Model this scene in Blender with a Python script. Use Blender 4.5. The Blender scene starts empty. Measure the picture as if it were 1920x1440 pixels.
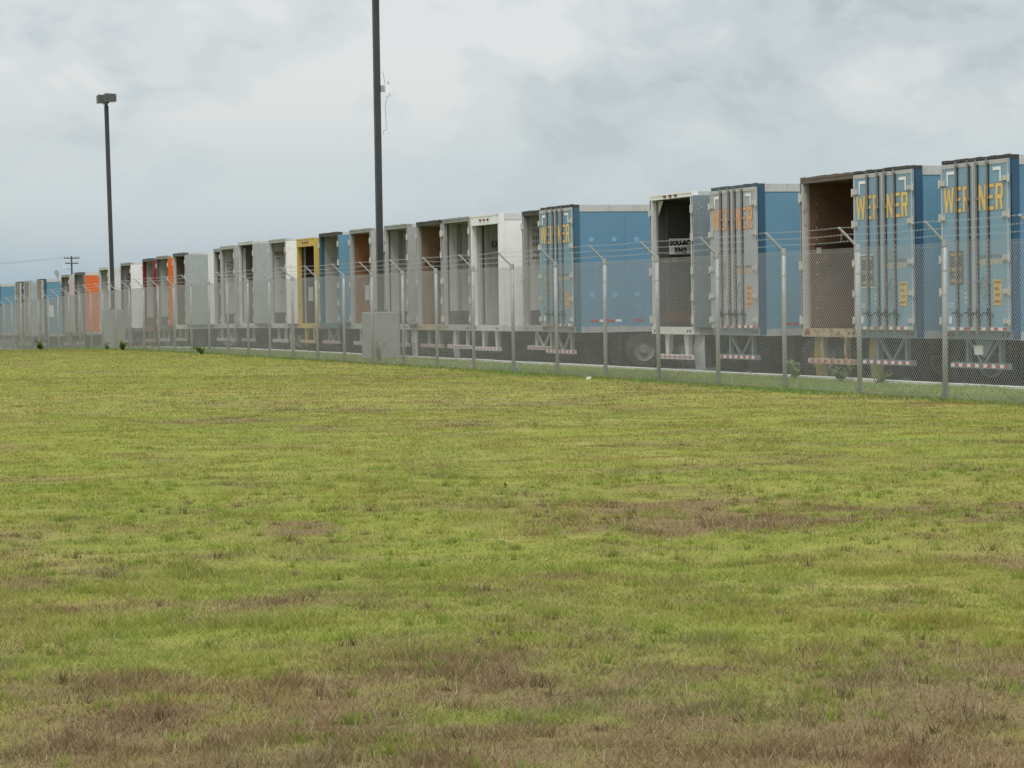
import bpy, math, random
import numpy as np
from mathutils import Matrix, Vector

random.seed(7)
SC = bpy.context.scene
COL = SC.collection

# ---------------------------------------------------------------- camera
YAW, PITCH, ROLL, EYE = 0.32150, 0.03045, 0.01549, 1.645
cam_d = bpy.data.cameras.new('camera')
cam_d.sensor_width = 36.0
cam_d.lens = 5063.1 / 1920.0 * 36.0
cam_d.clip_start, cam_d.clip_end = 0.5, 9000.0
cam = bpy.data.objects.new('camera', cam_d)
COL.objects.link(cam)
F = Vector((math.sin(YAW) * math.cos(PITCH), math.cos(YAW) * math.cos(PITCH), -math.sin(PITCH)))
R0 = Vector((math.cos(YAW), -math.sin(YAW), 0))
U0 = R0.cross(F)
R1 = R0 * math.cos(ROLL) - U0 * math.sin(ROLL)
U1 = R0 * math.sin(ROLL) + U0 * math.cos(ROLL)
M4 = Matrix((R1, U1, -F)).transposed().to_4x4()
M4.translation = (0, 0, EYE)
cam.matrix_world = M4
SC.camera = cam

# ---------------------------------------------------------------- world
SUN_EL, SUN_AZ = math.radians(63), math.radians(212)      # azimuth clockwise from +Y
world = bpy.data.worlds.new('World')
SC.world = world
world.use_nodes = True
wn, wl = world.node_tree.nodes, world.node_tree.links
wn.clear()
w_out = wn.new('ShaderNodeOutputWorld')
w_bg = wn.new('ShaderNodeBackground')
sky = wn.new('ShaderNodeTexSky')
sky.sky_type = 'NISHITA'
sky.sun_disc = False
sky.sun_elevation = SUN_EL
sky.sun_rotation = SUN_AZ
sky.dust_density = 2.0
w_bg.inputs['Strength'].default_value = 0.10
w_tc = wn.new('ShaderNodeTexCoord')


def wnode(t, **k):
    n = wn.new(t)
    for a, v in k.items():
        setattr(n, a, v)
    return n


def wmap(scale, loc=(0, 0, 0)):
    m = wnode('ShaderNodeMapping')
    m.inputs['Scale'].default_value = scale
    m.inputs['Location'].default_value = loc
    wl.new(w_tc.outputs['Generated'], m.inputs['Vector'])
    return m.outputs['Vector']


def wnoise(vec, scale, detail, rough, dist=0.0):
    n = wnode('ShaderNodeTexNoise')
    n.inputs['Scale'].default_value = scale
    n.inputs['Detail'].default_value = detail
    n.inputs['Roughness'].default_value = rough
    n.inputs['Distortion'].default_value = dist
    wl.new(vec, n.inputs['Vector'])
    return n.outputs['Fac']


def wramp(fac, pts):
    r = wnode('ShaderNodeValToRGB')
    r.color_ramp.interpolation = 'EASE'
    e = r.color_ramp.elements
    e[0].position, e[0].color = pts[0][0], (*pts[0][1], 1)
    e[1].position, e[1].color = pts[-1][0], (*pts[-1][1], 1)
    for p, c in pts[1:-1]:
        q = e.new(p)
        q.color = (*c, 1)
    wl.new(fac, r.inputs['Fac'])
    return r.outputs['Color']


def wmix(a, b, fac, blend='MIX'):
    m = wnode('ShaderNodeMixRGB', blend_type=blend)
    for s, v in ((m.inputs['Fac'], fac), (m.inputs['Color1'], a), (m.inputs['Color2'], b)):
        if isinstance(v, (int, float)):
            s.default_value = v
        elif isinstance(v, tuple):
            s.default_value = (*v, 1)
        else:
            wl.new(v, s)
    return m.outputs['Color']


sep = wnode('ShaderNodeSeparateXYZ')
wl.new(w_tc.outputs['Generated'], sep.inputs['Vector'])
big = wnoise(wmap((1, 1, 2.1), (0.55, 0.1, 0.03)), 7.0, 4.0, 0.48, 0.25)
fine = wnoise(wmap((1, 1, 1.6), (1.7, 0.6, 0.2)), 22.0, 6.0, 0.55, 0.3)
mixn = wnode('ShaderNodeMath', operation='MULTIPLY_ADD')
wl.new(fine, mixn.inputs[0])
mixn.inputs[1].default_value = 0.46
m2 = wnode('ShaderNodeMath', operation='MULTIPLY')
wl.new(big, m2.inputs[0])
m2.inputs[1].default_value = 0.54
wl.new(m2.outputs[0], mixn.inputs[2])
# overcast deck: grey-white clouds (values before the 0.10 background strength)
cloud = wramp(mixn.outputs[0], [(0.38, (2.14, 2.40, 2.56)), (0.455, (2.66, 2.92, 3.04)), (0.53, (3.22, 3.40, 3.42)), (0.60, (3.62, 3.68, 3.64))])
low = wramp(sep.outputs['Z'], [(0.0, (1.80, 2.40, 2.86)), (0.045, (2.52, 2.98, 3.22)), (0.09, (3.2, 3.3, 3.3)), (0.2, (3.3, 3.3, 3.3))])
lowf = wramp(sep.outputs['Z'], [(0.0, (0.9, 0.9, 0.9)), (0.045, (0.60, 0.60, 0.60)), (0.085, (0.10, 0.10, 0.10)), (0.16, (0, 0, 0))])
deck = wmix(cloud, low, lowf)
cie = wramp(sep.outputs['Z'], [(0.0, (1.0, 1.0, 1.0)), (0.1, (1.03, 1.03, 1.03)), (0.5, (1.6, 1.6, 1.6)), (1.0, (2.1, 2.1, 2.1))])
deck = wmix(deck, cie, 1.0, 'MULTIPLY')
skyc = wmix(deck, sky.outputs['Color'], 0.10)
wl.new(skyc, w_bg.inputs['Color'])
wl.new(w_bg.outputs[0], w_out.inputs['Surface'])

# ---------------------------------------------------------------- sun (veiled by cloud)
sun_d = bpy.data.lights.new('sun', 'SUN')
sun_d.energy = 1.5
sun_d.angle = math.radians(28)
sun_d.color = (1.0, 0.97, 0.92)
sun = bpy.data.objects.new('sun', sun_d)
COL.objects.link(sun)
sd = Vector((math.sin(SUN_AZ) * math.cos(SUN_EL), math.cos(SUN_AZ) * math.cos(SUN_EL), math.sin(SUN_EL)))
sun.rotation_euler = sd.to_track_quat('Z', 'Y').to_euler()
sun.location = (0, -20, 40)

vs = SC.view_settings
vs.view_transform = 'Standard'
vs.look = 'None'
vs.gamma = 1.0
vs.use_curve_mapping = False
vs.exposure = 1.0
SC.cycles.max_bounces = 6
SC.cycles.diffuse_bounces = 3


# ================================================================ helpers
def link(o, parent=None):
    COL.objects.link(o)
    if parent is not None:
        o.parent = parent
    return o


def tag(o, label=None, cat=None, group=None, kind=None):
    if label:
        o['label'] = label
    if cat:
        o['category'] = cat
    if group:
        o['group'] = group
    if kind:
        o['kind'] = kind
    return o


def empty(name, loc, label=None, cat=None, group=None, rz=0.0):
    o = bpy.data.objects.new(name, None)
    o.empty_display_size = 0.2
    o.location = loc
    o.rotation_euler = (0, 0, rz)
    link(o)
    return tag(o, label, cat, group)


class MB:
    """collects simple solids; build() links them as one mesh object"""

    def __init__(s):
        s.v, s.f = [], []

    def box(s, x0, x1, y0, y1, z0, z1):
        b = len(s.v)
        s.v += [(x0, y0, z0), (x1, y0, z0), (x1, y1, z0), (x0, y1, z0), (x0, y0, z1), (x1, y0, z1), (x1, y1, z1), (x0, y1, z1)]
        s.f += [(b, b + 3, b + 2, b + 1), (b + 4, b + 5, b + 6, b + 7), (b, b + 1, b + 5, b + 4), (b + 1, b + 2, b + 6, b + 5),
                (b + 2, b + 3, b + 7, b + 6), (b + 3, b, b + 4, b + 7)]
        return s

    def tube(s, p, q, r, n=8, r2=None, caps=True):
        p, q = Vector(p), Vector(q)
        r2 = r if r2 is None else r2
        d = (q - p).normalized()
        a = d.orthogonal().normalized()
        c = d.cross(a)
        b = len(s.v)
        for e, rr in ((p, r), (q, r2)):
            for i in range(n):
                t = 2 * math.pi * (i + 0.5) / n
                s.v.append(tuple(e + (a * math.cos(t) + c * math.sin(t)) * rr))
        for i in range(n):
            j = (i + 1) % n
            s.f.append((b + i, b + j, b + n + j, b + n + i))
        if caps:
            s.f.append(tuple(b + n - 1 - i for i in range(n)))
            s.f.append(tuple(b + n + i for i in range(n)))
        return s

    def poly(s, pts, d):
        """flat polygon pts extruded by vector d"""
        b, n = len(s.v), len(pts)
        d = Vector(d)
        s.v += [tuple(p) for p in pts] + [tuple(Vector(p) + d) for p in pts]
        s.f.append(tuple(b + i for i in range(n)))
        s.f.append(tuple(b + n + n - 1 - i for i in range(n)))
        for i in range(n):
            j = (i + 1) % n
            s.f.append((b + j, b + i, b + n + i, b + n + j))
        return s

    def lathe(s, prof, c, n=24):
        """profile of (radius, y) pairs turned about the Y axis through c"""
        b, m = len(s.v), len(prof)
        for i in range(n):
            t = 2 * math.pi * i / n
            for r, y in prof:
                s.v.append((c[0] + r * math.cos(t), c[1] + y, c[2] + r * math.sin(t)))
        for i in range(n):
            j = (i + 1) % n
            for k in range(m - 1):
                s.f.append((b + i * m + k, b + i * m + k + 1, b + j * m + k + 1, b + j * m + k))
        return s

    def mesh(s, name, smooth=False):
        me = bpy.data.meshes.new(name)
        me.from_pydata(s.v, [], s.f)
        me.update()
        if smooth:
            me.polygons.foreach_set('use_smooth', [True] * len(me.polygons))
        return me

    def build(s, name, mat, parent=None, smooth=False):
        me = s.mesh(name, smooth)
        me.materials.append(mat)
        return link(bpy.data.objects.new(name, me), parent)


def BX(name, mat, parent, *b):
    return MB().box(*b).build(name, mat, parent)


def share(name, me, parent, loc=(0, 0, 0), rot=(0, 0, 0)):
    o = bpy.data.objects.new(name, me)
    o.location, o.rotation_euler = loc, rot
    return link(o, parent)


def gz(y):
    """lie of the land along the row: level, then falling gently"""
    return float(np.interp(y, [-1e5, 92, 105, 117, 126, 136, 146, 157, 166, 200, 1e5],
                           [0, 0, -.04, -.13, -.25, -.42, -.6, -.75, -.8, -.85, -.85]))


# ---------------------------------------------------------------- materials
def nmat(name):
    m = bpy.data.materials.new(name)
    m.use_nodes = True
    nt = m.node_tree
    return m, nt.nodes, nt.links, nt.nodes['Principled BSDF']


def mixc(n, l, a, b, fac, blend='MIX'):
    m = n.new('ShaderNodeMixRGB')
    m.blend_type = blend
    for s, v in ((m.inputs['Fac'], fac), (m.inputs['Color1'], a), (m.inputs['Color2'], b)):
        if isinstance(v, (int, float)):
            s.default_value = v
        elif isinstance(v, tuple):
            s.default_value = (*v[:3], 1)
        else:
            l.new(v, s)
    return m.outputs['Color']


def noise(n, l, scale3, scale, detail=4, rough=0.55, dist=0.0, loc=(0, 0, 0)):
    g = n.new('ShaderNodeNewGeometry')
    mp = n.new('ShaderNodeMapping')
    mp.inputs['Scale'].default_value = scale3
    mp.inputs['Location'].default_value = loc
    l.new(g.outputs['Position'], mp.inputs['Vector'])
    t = n.new('ShaderNodeTexNoise')
    t.inputs['Scale'].default_value = scale
    t.inputs['Detail'].default_value = detail
    t.inputs['Roughness'].default_value = rough
    t.inputs['Distortion'].default_value = dist
    l.new(mp.outputs['Vector'], t.inputs['Vector'])
    return t.outputs['Fac']


def ramp(n, l, fac, p0, p1, c0=(0, 0, 0), c1=(1, 1, 1)):
    r = n.new('ShaderNodeValToRGB')
    r.color_ramp.elements[0].position, r.color_ramp.elements[0].color = p0, (*c0, 1)
    r.color_ramp.elements[1].position, r.color_ramp.elements[1].color = p1, (*c1, 1)
    l.new(fac, r.inputs['Fac'])
    return r.outputs['Color']


_cache = {}


def paint(c, rough=0.5, dirt=0.35, rust=0.0, metal=0.0, dirtc=(0.16, 0.13, 0.10), fade=0.12, key=''):
    k = (c, rough, dirt, rust, metal, dirtc, fade, key)
    if k in _cache:
        return _cache[k]
    m, n, l, b = nmat('weathered_paint')
    off = (random.uniform(-50, 50), random.uniform(-50, 50), random.uniform(-50, 50))
    a = noise(n, l, (1, 1, 1), 1.3, 4, 0.6, 0, off)
    col = mixc(n, l, tuple(x * (1 - fade) for x in c), tuple(min(0.9, x * (1 + fade)) for x in c), a)
    if dirt > 0:
        st = noise(n, l, (9, 9, 0.7), 1.6, 5, 0.62, 0.3, off)          # run-down streaks
        blot = noise(n, l, (1, 1, 1), 3.1, 5, 0.65, 0.2, off)
        f = ramp(n, l, mixc(n, l, st, blot, 0.45), 0.48, 0.72)
        f2 = mixc(n, l, (0, 0, 0), f, dirt)
        col = mixc(n, l, col, dirtc, f2)
        sp = ramp(n, l, noise(n, l, (1, 1, 1), 16, 3, 0.7, 0, off), 0.62, 0.72)
        col = mixc(n, l, col, tuple(x * 0.55 for x in dirtc), mixc(n, l, (0, 0, 0), sp, dirt * 0.7))
    if rust > 0:
        rn = ramp(n, l, noise(n, l, (1, 1, 1), 5.5, 6, 0.7, 0.4, off), 0.62 - 0.2 * rust, 0.74 - 0.16 * rust)
        col = mixc(n, l, col, (0.20, 0.085, 0.04), rn)
    l.new(col, b.inputs['Base Color'])
    rv = ramp(n, l, a, 0.2, 0.8, (rough - 0.1,) * 3, (min(1, rough + 0.12),) * 3)
    l.new(rv, b.inputs['Roughness'])
    b.inputs['Metallic'].default_value = metal
    bpn = n.new('ShaderNodeBump')
    bpn.inputs['Strength'].default_value = 0.35
    bpn.inputs['Distance'].default_value = 0.012
    l.new(noise(n, l, (1, 1, 1), 2.2, 3, 0.5, 0, off), bpn.inputs['Height'])
    l.new(bpn.outputs[0], b.inputs['Normal'])
    b.inputs['Specular IOR Level'].default_value = 0.35
    _cache[k] = m
    return m


def plywood(c, var=0.35, key=''):
    k = ('ply', c, var, key)
    if k in _cache:
        return _cache[k]
    m, n, l, b = nmat('plywood')
    off = (random.uniform(-50, 50), 0, random.uniform(-50, 50))
    g1 = noise(n, l, (1.5, 1, 7), 2.2, 6, 0.65, 1.2, off)
    g2 = noise(n, l, (1, 1, 1), 1.6, 4, 0.6, 0.5, off)
    col = mixc(n, l, tuple(x * (1 - var) for x in c), tuple(x * (1 + var) for x in c), g1)
    col = mixc(n, l, col, tuple(x * 0.45 for x in c), mixc(n, l, (0, 0, 0), ramp(n, l, g2, 0.5, 0.72), 0.8))
    l.new(col, b.inputs['Base Color'])
    b.inputs['Roughness'].default_value = 0.8
    _cache[k] = m
    return m


def flat(name, c, rough=0.6, metal=0.0):
    k = ('flat', name, c, rough)
    if k in _cache:
        return _cache[k]
    m, n, l, b = nmat(name)
    a = noise(n, l, (1, 1, 1), 9, 3, 0.6)
    l.new(mixc(n, l, tuple(x * 0.82 for x in c), tuple(min(0.95, x * 1.12) for x in c), a), b.inputs['Base Color'])
    b.inputs['Roughness'].default_value = rough
    b.inputs['Metallic'].default_value = metal
    _cache[k] = m
    return m


RUBBER = paint((0.030, 0.029, 0.028), 0.8, 0.5, dirtc=(0.085, 0.075, 0.065))
RIM = paint((0.17, 0.165, 0.155), 0.6, 0.8, 0.25)
DARKSTEEL = paint((0.035, 0.034, 0.033), 0.65, 0.5, 0.3, dirtc=(0.07, 0.055, 0.045))
GALV = paint((0.40, 0.41, 0.41), 0.48, 0.25, 0.0, 0.35, fade=0.2)
ROD = paint((0.215, 0.19, 0.185), 0.5, 0.6, 0.15)
SEAL = flat('door_seal', (0.035, 0.033, 0.032), 0.7)  # also colours the painted shadow strips beside the lock rods
HINGE = paint((0.47, 0.455, 0.42), 0.5, 0.5, 0.12)
REDTAPE = flat('red_reflective_tape', (0.42, 0.045, 0.05), 0.35)
WHITETAPE = flat('white_reflective_tape', (0.74, 0.74, 0.72), 0.35)
DIRTYTAPE = flat('dirty_tape', (0.40, 0.39, 0.37), 0.5)
YELLOWINK = paint((0.68, 0.46, 0.15), 0.5, 0.25, fade=0.1)
ORANGEINK = paint((0.66, 0.34, 0.15), 0.5, 0.2, fade=0.1)
BLACKINK = flat('black_lettering', (0.025, 0.025, 0.025), 0.6)
GREYINK = flat('faded_lettering', (0.16, 0.15, 0.15), 0.6)
PAPER = flat('white_placard', (0.72, 0.72, 0.70), 0.6)
REDLENS = flat('red_lens', (0.11, 0.025, 0.025), 0.35)
AMBERLENS = flat('brown_marker_lens', (0.16, 0.05, 0.035), 0.3)
CONCRETE = paint((0.255, 0.26, 0.255), 0.85, 0.6, dirtc=(0.17, 0.165, 0.15), fade=0.15)
KERBM = paint((0.56, 0.55, 0.52), 0.85, 0.45, dirtc=(0.25, 0.23, 0.2))
BRONZE = paint((0.040, 0.042, 0.042), 0.45, 0.12, fade=0.1)

# ================================================================ ground
_rng = np.random.RandomState(11)
_TAB = _rng.rand(1 << 16)


def vnoise(x, y, seed=0):
    xi, yi = np.floor(x).astype(np.int64), np.floor(y).astype(np.int64)
    fx, fy = x - xi, y - yi
    fx, fy = fx * fx * (3 - 2 * fx), fy * fy * (3 - 2 * fy)

    def h(a, b):
        return _TAB[(a * 374761393 + b * 668265263 + seed * 974711 + (a * b) * 69069) & 0xFFFF]
    return (h(xi, yi) * (1 - fx) + h(xi + 1, yi) * fx) * (1 - fy) + (h(xi, yi + 1) * (1 - fx) + h(xi + 1, yi + 1) * fx) * fy


def fbm(x, y, o=4, seed=0):
    t, a, s = 0, 1.0, 0
    for i in range(o):
        t = t + a * vnoise(x * 2 ** i + 17.3 * i, y * 2 ** i - 9.1 * i, seed + i)
        s += a
        a *= 0.55
    return t / s


GZY = np.array([-1e5, 92, 105, 117, 126, 136, 146, 157, 166, 200, 1e5])
GZZ = np.array([0, 0, -.04, -.13, -.25, -.42, -.6, -.75, -.8, -.85, -.85])
cy_, sy_ = math.cos(YAW), math.sin(YAW)


def lawn_z(x, y):
    near = np.exp(-((x - 8) ** 2) / 900.0 - ((y - 25) ** 2) / 2500.0)
    return np.interp(y, GZY, GZZ) + near * ((fbm(x * 0.35, y * 0.35, 3, 3) - 0.5) * 0.10 + (fbm(x * 2.2, y * 2.2, 3, 5) - 0.5) * 0.035)


# worn and dead patches of the field: centre x, y, half sizes across and along the view, strength
PATCH = [(8.13, 20.12, 1.3, .94, .9), (7.78, 18.52, 1.3, 1.02, 1.0), (9.31, 18.51, 1.0, 1.07, .85), (10.2, 18.3, .7, .8, .8), (7.40, 20.87, .5, .61, .5),
         (4.78, 19.38, .3, .59, .8), (5.65, 20.78, .3, .46, .6), (4.96, 21.95, .25, .49, .5), (4.26, 21.39, .3, .46, .5),
         (2.89, 19.90, .35, 2.09, .45), (2.45, 16.52, .4, 1.04, .55), (7.59, 24.95, .35, .42, .5), (5.30, 15.06, .22, .38, .6),
         (3.11, 14.59, 1.3, .35, .55), (5.40, 13.60, .5, .26, .5), (5.72, 11.67, .6, .63, .45), (3.32, 8.7, 4.6, 2.8, 1.05), (2.0, 11.0, 1.0, .8, .8), (5.3, 10.4, 1.2, .8, .75), (3.4, 12.4, .5, .35, .6), (6.3, 13.2, .4, .4, .5), (1.9, 13.0, .35, .4, .6), (4.5, 16.9, .4, .25, .5), (6.6, 16.6, .5, .2, .4),
         (9.35, 24.50, .7, .5, .3), (7.33, 15.69, 1.0, .2, .3)]


def dry_map(x, y):
    """0 lush .. 1 dead brown"""
    d = np.zeros_like(x)
    wx = (fbm(x * 1.1, y * 1.1, 3, 21) - 0.5) * 0.9
    wy = (fbm(x * 1.1, y * 1.1, 3, 27) - 0.5) * 0.9
    for cx, cy, a, b, s in PATCH:
        dx, dy = x - cx + wx * min(1, a), y - cy + wy * min(1, b)
        u, v = (dx * cy_ - dy * sy_) / (a * 1.15), (dx * sy_ + dy * cy_) / (b * 1.15)
        d = np.maximum(d, s * np.exp(-(u * u + v * v) ** 1.6))
    n = fbm(x * 0.9, y * 0.9, 5, 31)
    n2 = fbm(x * 3.1, y * 3.1, 3, 37)
    n3 = fbm(x * 0.22, y * 0.22, 3, 33)
    n5 = fbm(x * 1.7 + .35 * y, y * 0.55, 4, 71)
    base = np.clip((n - 0.45) * 2.3 + (n3 - 0.5) * 0.8 + (n5 - 0.5) * 1.5, 0, 1) * 0.72
    d = d * np.clip(0.45 + 1.5 * (n2 - 0.18), 0.25, 1.2) * (0.55 + 0.9 * np.clip((n - .3) * 2, 0, 1))
    n4 = fbm(x * 6.5, y * 6.5, 3, 81)
    return np.clip(np.maximum(d, base) + (n2 - 0.5) * 0.45 + (n4 - 0.52) * 0.7 * (.35 + d), 0, 1)


# faint wheel and mower tracks: two points, strength, width
TRACKS = [((5.97, 17.73), (7.15, 14.64), .9, .09), ((2.64, 19.78), (2.75, 14.91), .7, .08), ((2.96, 20.38), (3.06, 15.37), .7, .08), ((4.77, 17.04), (4.96, 15.24), .8, .07),
          ((5.48, 14.22), (7.55, 13.68), 1.0, .07), ((2.04, 15.32), (3.15, 14.54), .7, .08), ((7.91, 23.18), (9.18, 20.17), .6, .12), ((4.27, 31.77), (7.16, 25.9), .5, .16), ((11.23, 35.62), (9.98, 21.91), .5, .14)]


def track_map(x, y):
    o = np.zeros_like(x)
    wob = (fbm(x * .7, y * .7, 2, 91) - .5) * .25
    brk = np.clip((fbm(x * 1.3, y * 1.3, 3, 93) - .32) * 3.2, 0, 1)
    for (ax, ay), (bx_, by_), st_, wd in TRACKS:
        L_ = math.hypot(bx_ - ax, by_ - ay)
        ux, uy = (bx_ - ax) / L_, (by_ - ay) / L_
        al, ac_ = (x - ax) * ux + (y - ay) * uy, -(x - ax) * uy + (y - ay) * ux + wob
        o = np.maximum(o, 1.7 * st_ * np.exp(-(ac_ / (wd * 1.2)) ** 2) * (al > -.3) * (al < L_ + .3) * brk)
    return o


def straw_map(x, y):
    u, v = x * cy_ - y * sy_, x * sy_ + y * cy_
    sw = fbm(u * 0.30, v * 1.9 + 0.5 * np.sin(u * 0.45), 4, 41)          # mower swaths
    tan = np.exp(-((v - 47.5) / 9.0) ** 2) * 0.55
    far = np.clip((v - 30) / 60, 0, 1) * 0.15
    return np.clip((sw - 0.50) * 1.9 + tan + far + 0.10 + track_map(x, y), 0, 1.6)


def ground_colour(d, s, r):
    """field colour by dead / straw fraction and a random number; albedo"""
    g0, g1 = np.array([0.228, 0.250, 0.048]), np.array([0.338, 0.358, 0.076])
    br0, br1 = np.array([0.150, 0.107, 0.050]), np.array([0.345, 0.262, 0.135])
    st = np.array([0.360, 0.300, 0.125])
    g = g0 + (g1 - g0) * r[:, None]
    b = br0 + (br1 - br0) * r[:, None]
    c = g + (st - g) * np.clip(s * 0.5, 0, 0.75)[:, None]
    return c + (b - c) * np.clip(d * 1.15, 0, 1)[:, None]


xs = np.concatenate([[-3000, -900, -300, -100, -40, -18, -9], np.arange(-5, 22.96, 0.16), [22.96]])
ys = np.concatenate([[-3000, -500, -100, -30, -5, 2], np.arange(6, 60, 0.16), np.arange(60, 200, 0.5), [205, 220, 260, 400, 900, 3000, 7000]])
gx, gy = np.meshgrid(xs, ys)
fx_, fy_ = gx.ravel(), gy.ravel()
zz = lawn_z(fx_, fy_)
nx, ny = len(xs), len(ys)
idx = np.arange(nx * ny).reshape(ny, nx)
quads = np.stack([idx[:-1, :-1], idx[:-1, 1:], idx[1:, 1:], idx[1:, :-1]], -1).reshape(-1, 4)


def np_mesh(name, co, faces, k):
    me = bpy.data.meshes.new(name)
    me.vertices.add(len(co))
    me.vertices.foreach_set('co', co.astype(np.float32).ravel())
    me.loops.add(faces.size)
    me.loops.foreach_set('vertex_index', faces.astype(np.int32).ravel())
    me.polygons.add(len(faces))
    me.polygons.foreach_set('loop_start', np.arange(0, faces.size, k, dtype=np.int32))
    me.update(calc_edges=True)
    return me


me = np_mesh('lawn', np.stack([fx_, fy_, zz], -1), quads, 4)
me.polygons.foreach_set('use_smooth', np.ones(len(quads), bool))
dv, sv = dry_map(fx_, fy_), straw_map(fx_, fy_)
att = me.attributes.new('dry', 'FLOAT', 'POINT')
att.data.foreach_set('value', dv.astype(np.float32))
att = me.attributes.new('straw', 'FLOAT', 'POINT')
att.data.foreach_set('value', sv.astype(np.float32))
m, n, l, b = nmat('field_soil_and_thatch')
ad = n.new('ShaderNodeAttribute')
ad.attribute_name = 'dry'
as_ = n.new('ShaderNodeAttribute')
as_.attribute_name = 'straw'
f1 = noise(n, l, (1, 1, 1), 24, 5, 0.7)
f2 = noise(n, l, (1, 1, 1), 1.3, 4, 0.6)
gcol = mixc(n, l, (0.150, 0.170, 0.034), (0.250, 0.272, 0.055), f1)
gcol = mixc(n, l, gcol, (0.34, 0.285, 0.11), mixc(n, l, (0, 0, 0), as_.outputs['Color'], 0.55))
bcol = mixc(n, l, (0.085, 0.061, 0.030), (0.250, 0.185, 0.098), f1)
l.new(mixc(n, l, mixc(n, l, gcol, (0.13, 0.145, 0.026), mixc(n, l, (0, 0, 0), f2, 0.25)), bcol, ad.outputs['Color']), b.inputs['Base Color'])
b.inputs['Roughness'].default_value = 1.0
b.inputs['Specular IOR Level'].default_value = 0.05
bp = n.new('ShaderNodeBump')
bp.inputs['Strength'].default_value = 0.6
bp.inputs['Distance'].default_value = 0.03
l.new(f1, bp.inputs['Height'])
l.new(bp.outputs[0], b.inputs['Normal'])
me.materials.append(m)
lawn = link(bpy.data.objects.new('lawn', me))
tag(lawn, kind='structure')

# ---- paved yard behind the kerb
yx = np.array([23.16, 24, 26, 30, 45, 80, 200, 900, 3000, 7000.0])
yy = np.concatenate([[-3000, -300, -50, 0], np.arange(20, 200, 2.0), [220, 400, 900, 3000, 7000]])
gx, gy = np.meshgrid(yx, yy)
co = np.stack([gx.ravel(), gy.ravel(), np.interp(gy.ravel(), GZY, GZZ) - 0.15], -1)
idx = np.arange(co.shape[0]).reshape(len(yy), len(yx))
quads = np.stack([idx[:-1, :-1], idx[:-1, 1:], idx[1:, 1:], idx[1:, :-1]], -1).reshape(-1, 4)
me = np_mesh('yard_pavement', co, quads, 4)
m, n, l, b = nmat('asphalt')
f1 = noise(n, l, (1, 1, 1), 40, 4, 0.7)
f2 = noise(n, l, (1, 1, 1), 0.6, 4, 0.6)
l.new(mixc(n, l, mixc(n, l, (0.016, 0.016, 0.016), (0.034, 0.033, 0.032), f1), (0.042, 0.04, 0.037), ramp(n, l, f2, 0.45, 0.75)), b.inputs['Base Color'])
b.inputs['Roughness'].default_value = 0.9
me.materials.append(m)
tag(link(bpy.data.objects.new('yard_pavement', me)), kind='structure')

# ---- concrete kerb, cast in 3 m lengths
kb = MB()
y = 20.0
while y < 198:
    dz = random.uniform(-.006, .006)
    z = gz(y + 1.5)
    kb.box(22.955 + dz, 23.165, y, y + 2.99, z - 0.3, z + 0.045 + dz)
    y += 3.0
tag(kb.build('kerb', KERBM), kind='structure')

# ================================================================ semi trailers
XR = 23.47


def font_mesh(txt, size, bold=0.0, font_shear=0.0):
    c = bpy.data.curves.new('t', 'FONT')
    c.body = txt
    c.size = size
    c.offset = bold
    c.shear = font_shear
    c.resolution_u = 2
    o = bpy.data.objects.new('t', c)
    me = bpy.data.meshes.new_from_object(o)
    v = [tuple(p.co) for p in me.vertices]
    f = [tuple(p.vertices) for p in me.polygons]
    bpy.data.objects.remove(o)
    bpy.data.curves.remove(c)
    bpy.data.meshes.remove(me)
    return v, f


def text_on(name, txt, size, mat, parent, origin, right, up, sx=1.0, bold=0.0, spacing=1.0):
    """flat lettering: several lines start at origin, reading along right"""
    V, Fc = [], []
    R, U, O = Vector(right), Vector(up), Vector(origin)
    for i, line in enumerate(txt.split('\n')):
        v, f = font_mesh(line, size, bold)
        b0 = len(V)
        V += [tuple(O + R * (p[0] * sx) + U * (p[1] - i * size * spacing)) for p in v]
        Fc += [tuple(b0 + q for q in p) for p in f]
    me = bpy.data.meshes.new(name)
    me.from_pydata(V, [], Fc)
    me.materials.append(mat)
    return link(bpy.data.objects.new(name, me), parent)


# heavy block letters on a 0..1 by 0..1 field: strokes as polygons (t = stroke width share)
def glyph(ch):
    if ch == 'W':
        return [[(0, 1), (.2, 1), (.33, 0), (.18, 0)], [(.18, 0), (.33, 0), (.53, .8), (.45, 1)], [(.47, .8), (.67, 0), (.82, 0), (.55, 1)],
                [(.67, 0), (.82, 0), (1, 1), (.8, 1)]]
    if ch == 'N':
        return [[(0, 0), (.26, 0), (.26, 1), (0, 1)], [(.74, 0), (1, 0), (1, 1), (.74, 1)], [(.02, 1), (.3, 1), (.98, 0), (.7, 0)]]
    if ch == 'E':
        return [[(0, 0), (.32, 0), (.32, 1), (0, 1)], [(.32, .86), (1, .86), (1, 1), (.32, 1)], [(.32, .44), (.9, .44), (.9, .58), (.32, .58)],
                [(.32, 0), (1, 0), (1, .14), (.32, .14)]]
    if ch == 'R':
        return [[(0, 0), (.32, 0), (.32, 1), (0, 1)], [(.32, .87), (.86, .87), (1, .8), (1, .94), (.9, 1), (.32, 1)], [(.7, .5), (1, .58), (1, .94), (.7, .94)],
                [(.32, .42), (.9, .42), (1, .5), (1, .62), (.32, .56)], [(.5, .44), (.8, .44), (1, 0), (.7, 0)]]


def rear_pt(u, z, x=-0.05):
    """u metres from the left edge of the doors as seen from behind"""
    return (x, 1.22 - u, z)


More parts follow.
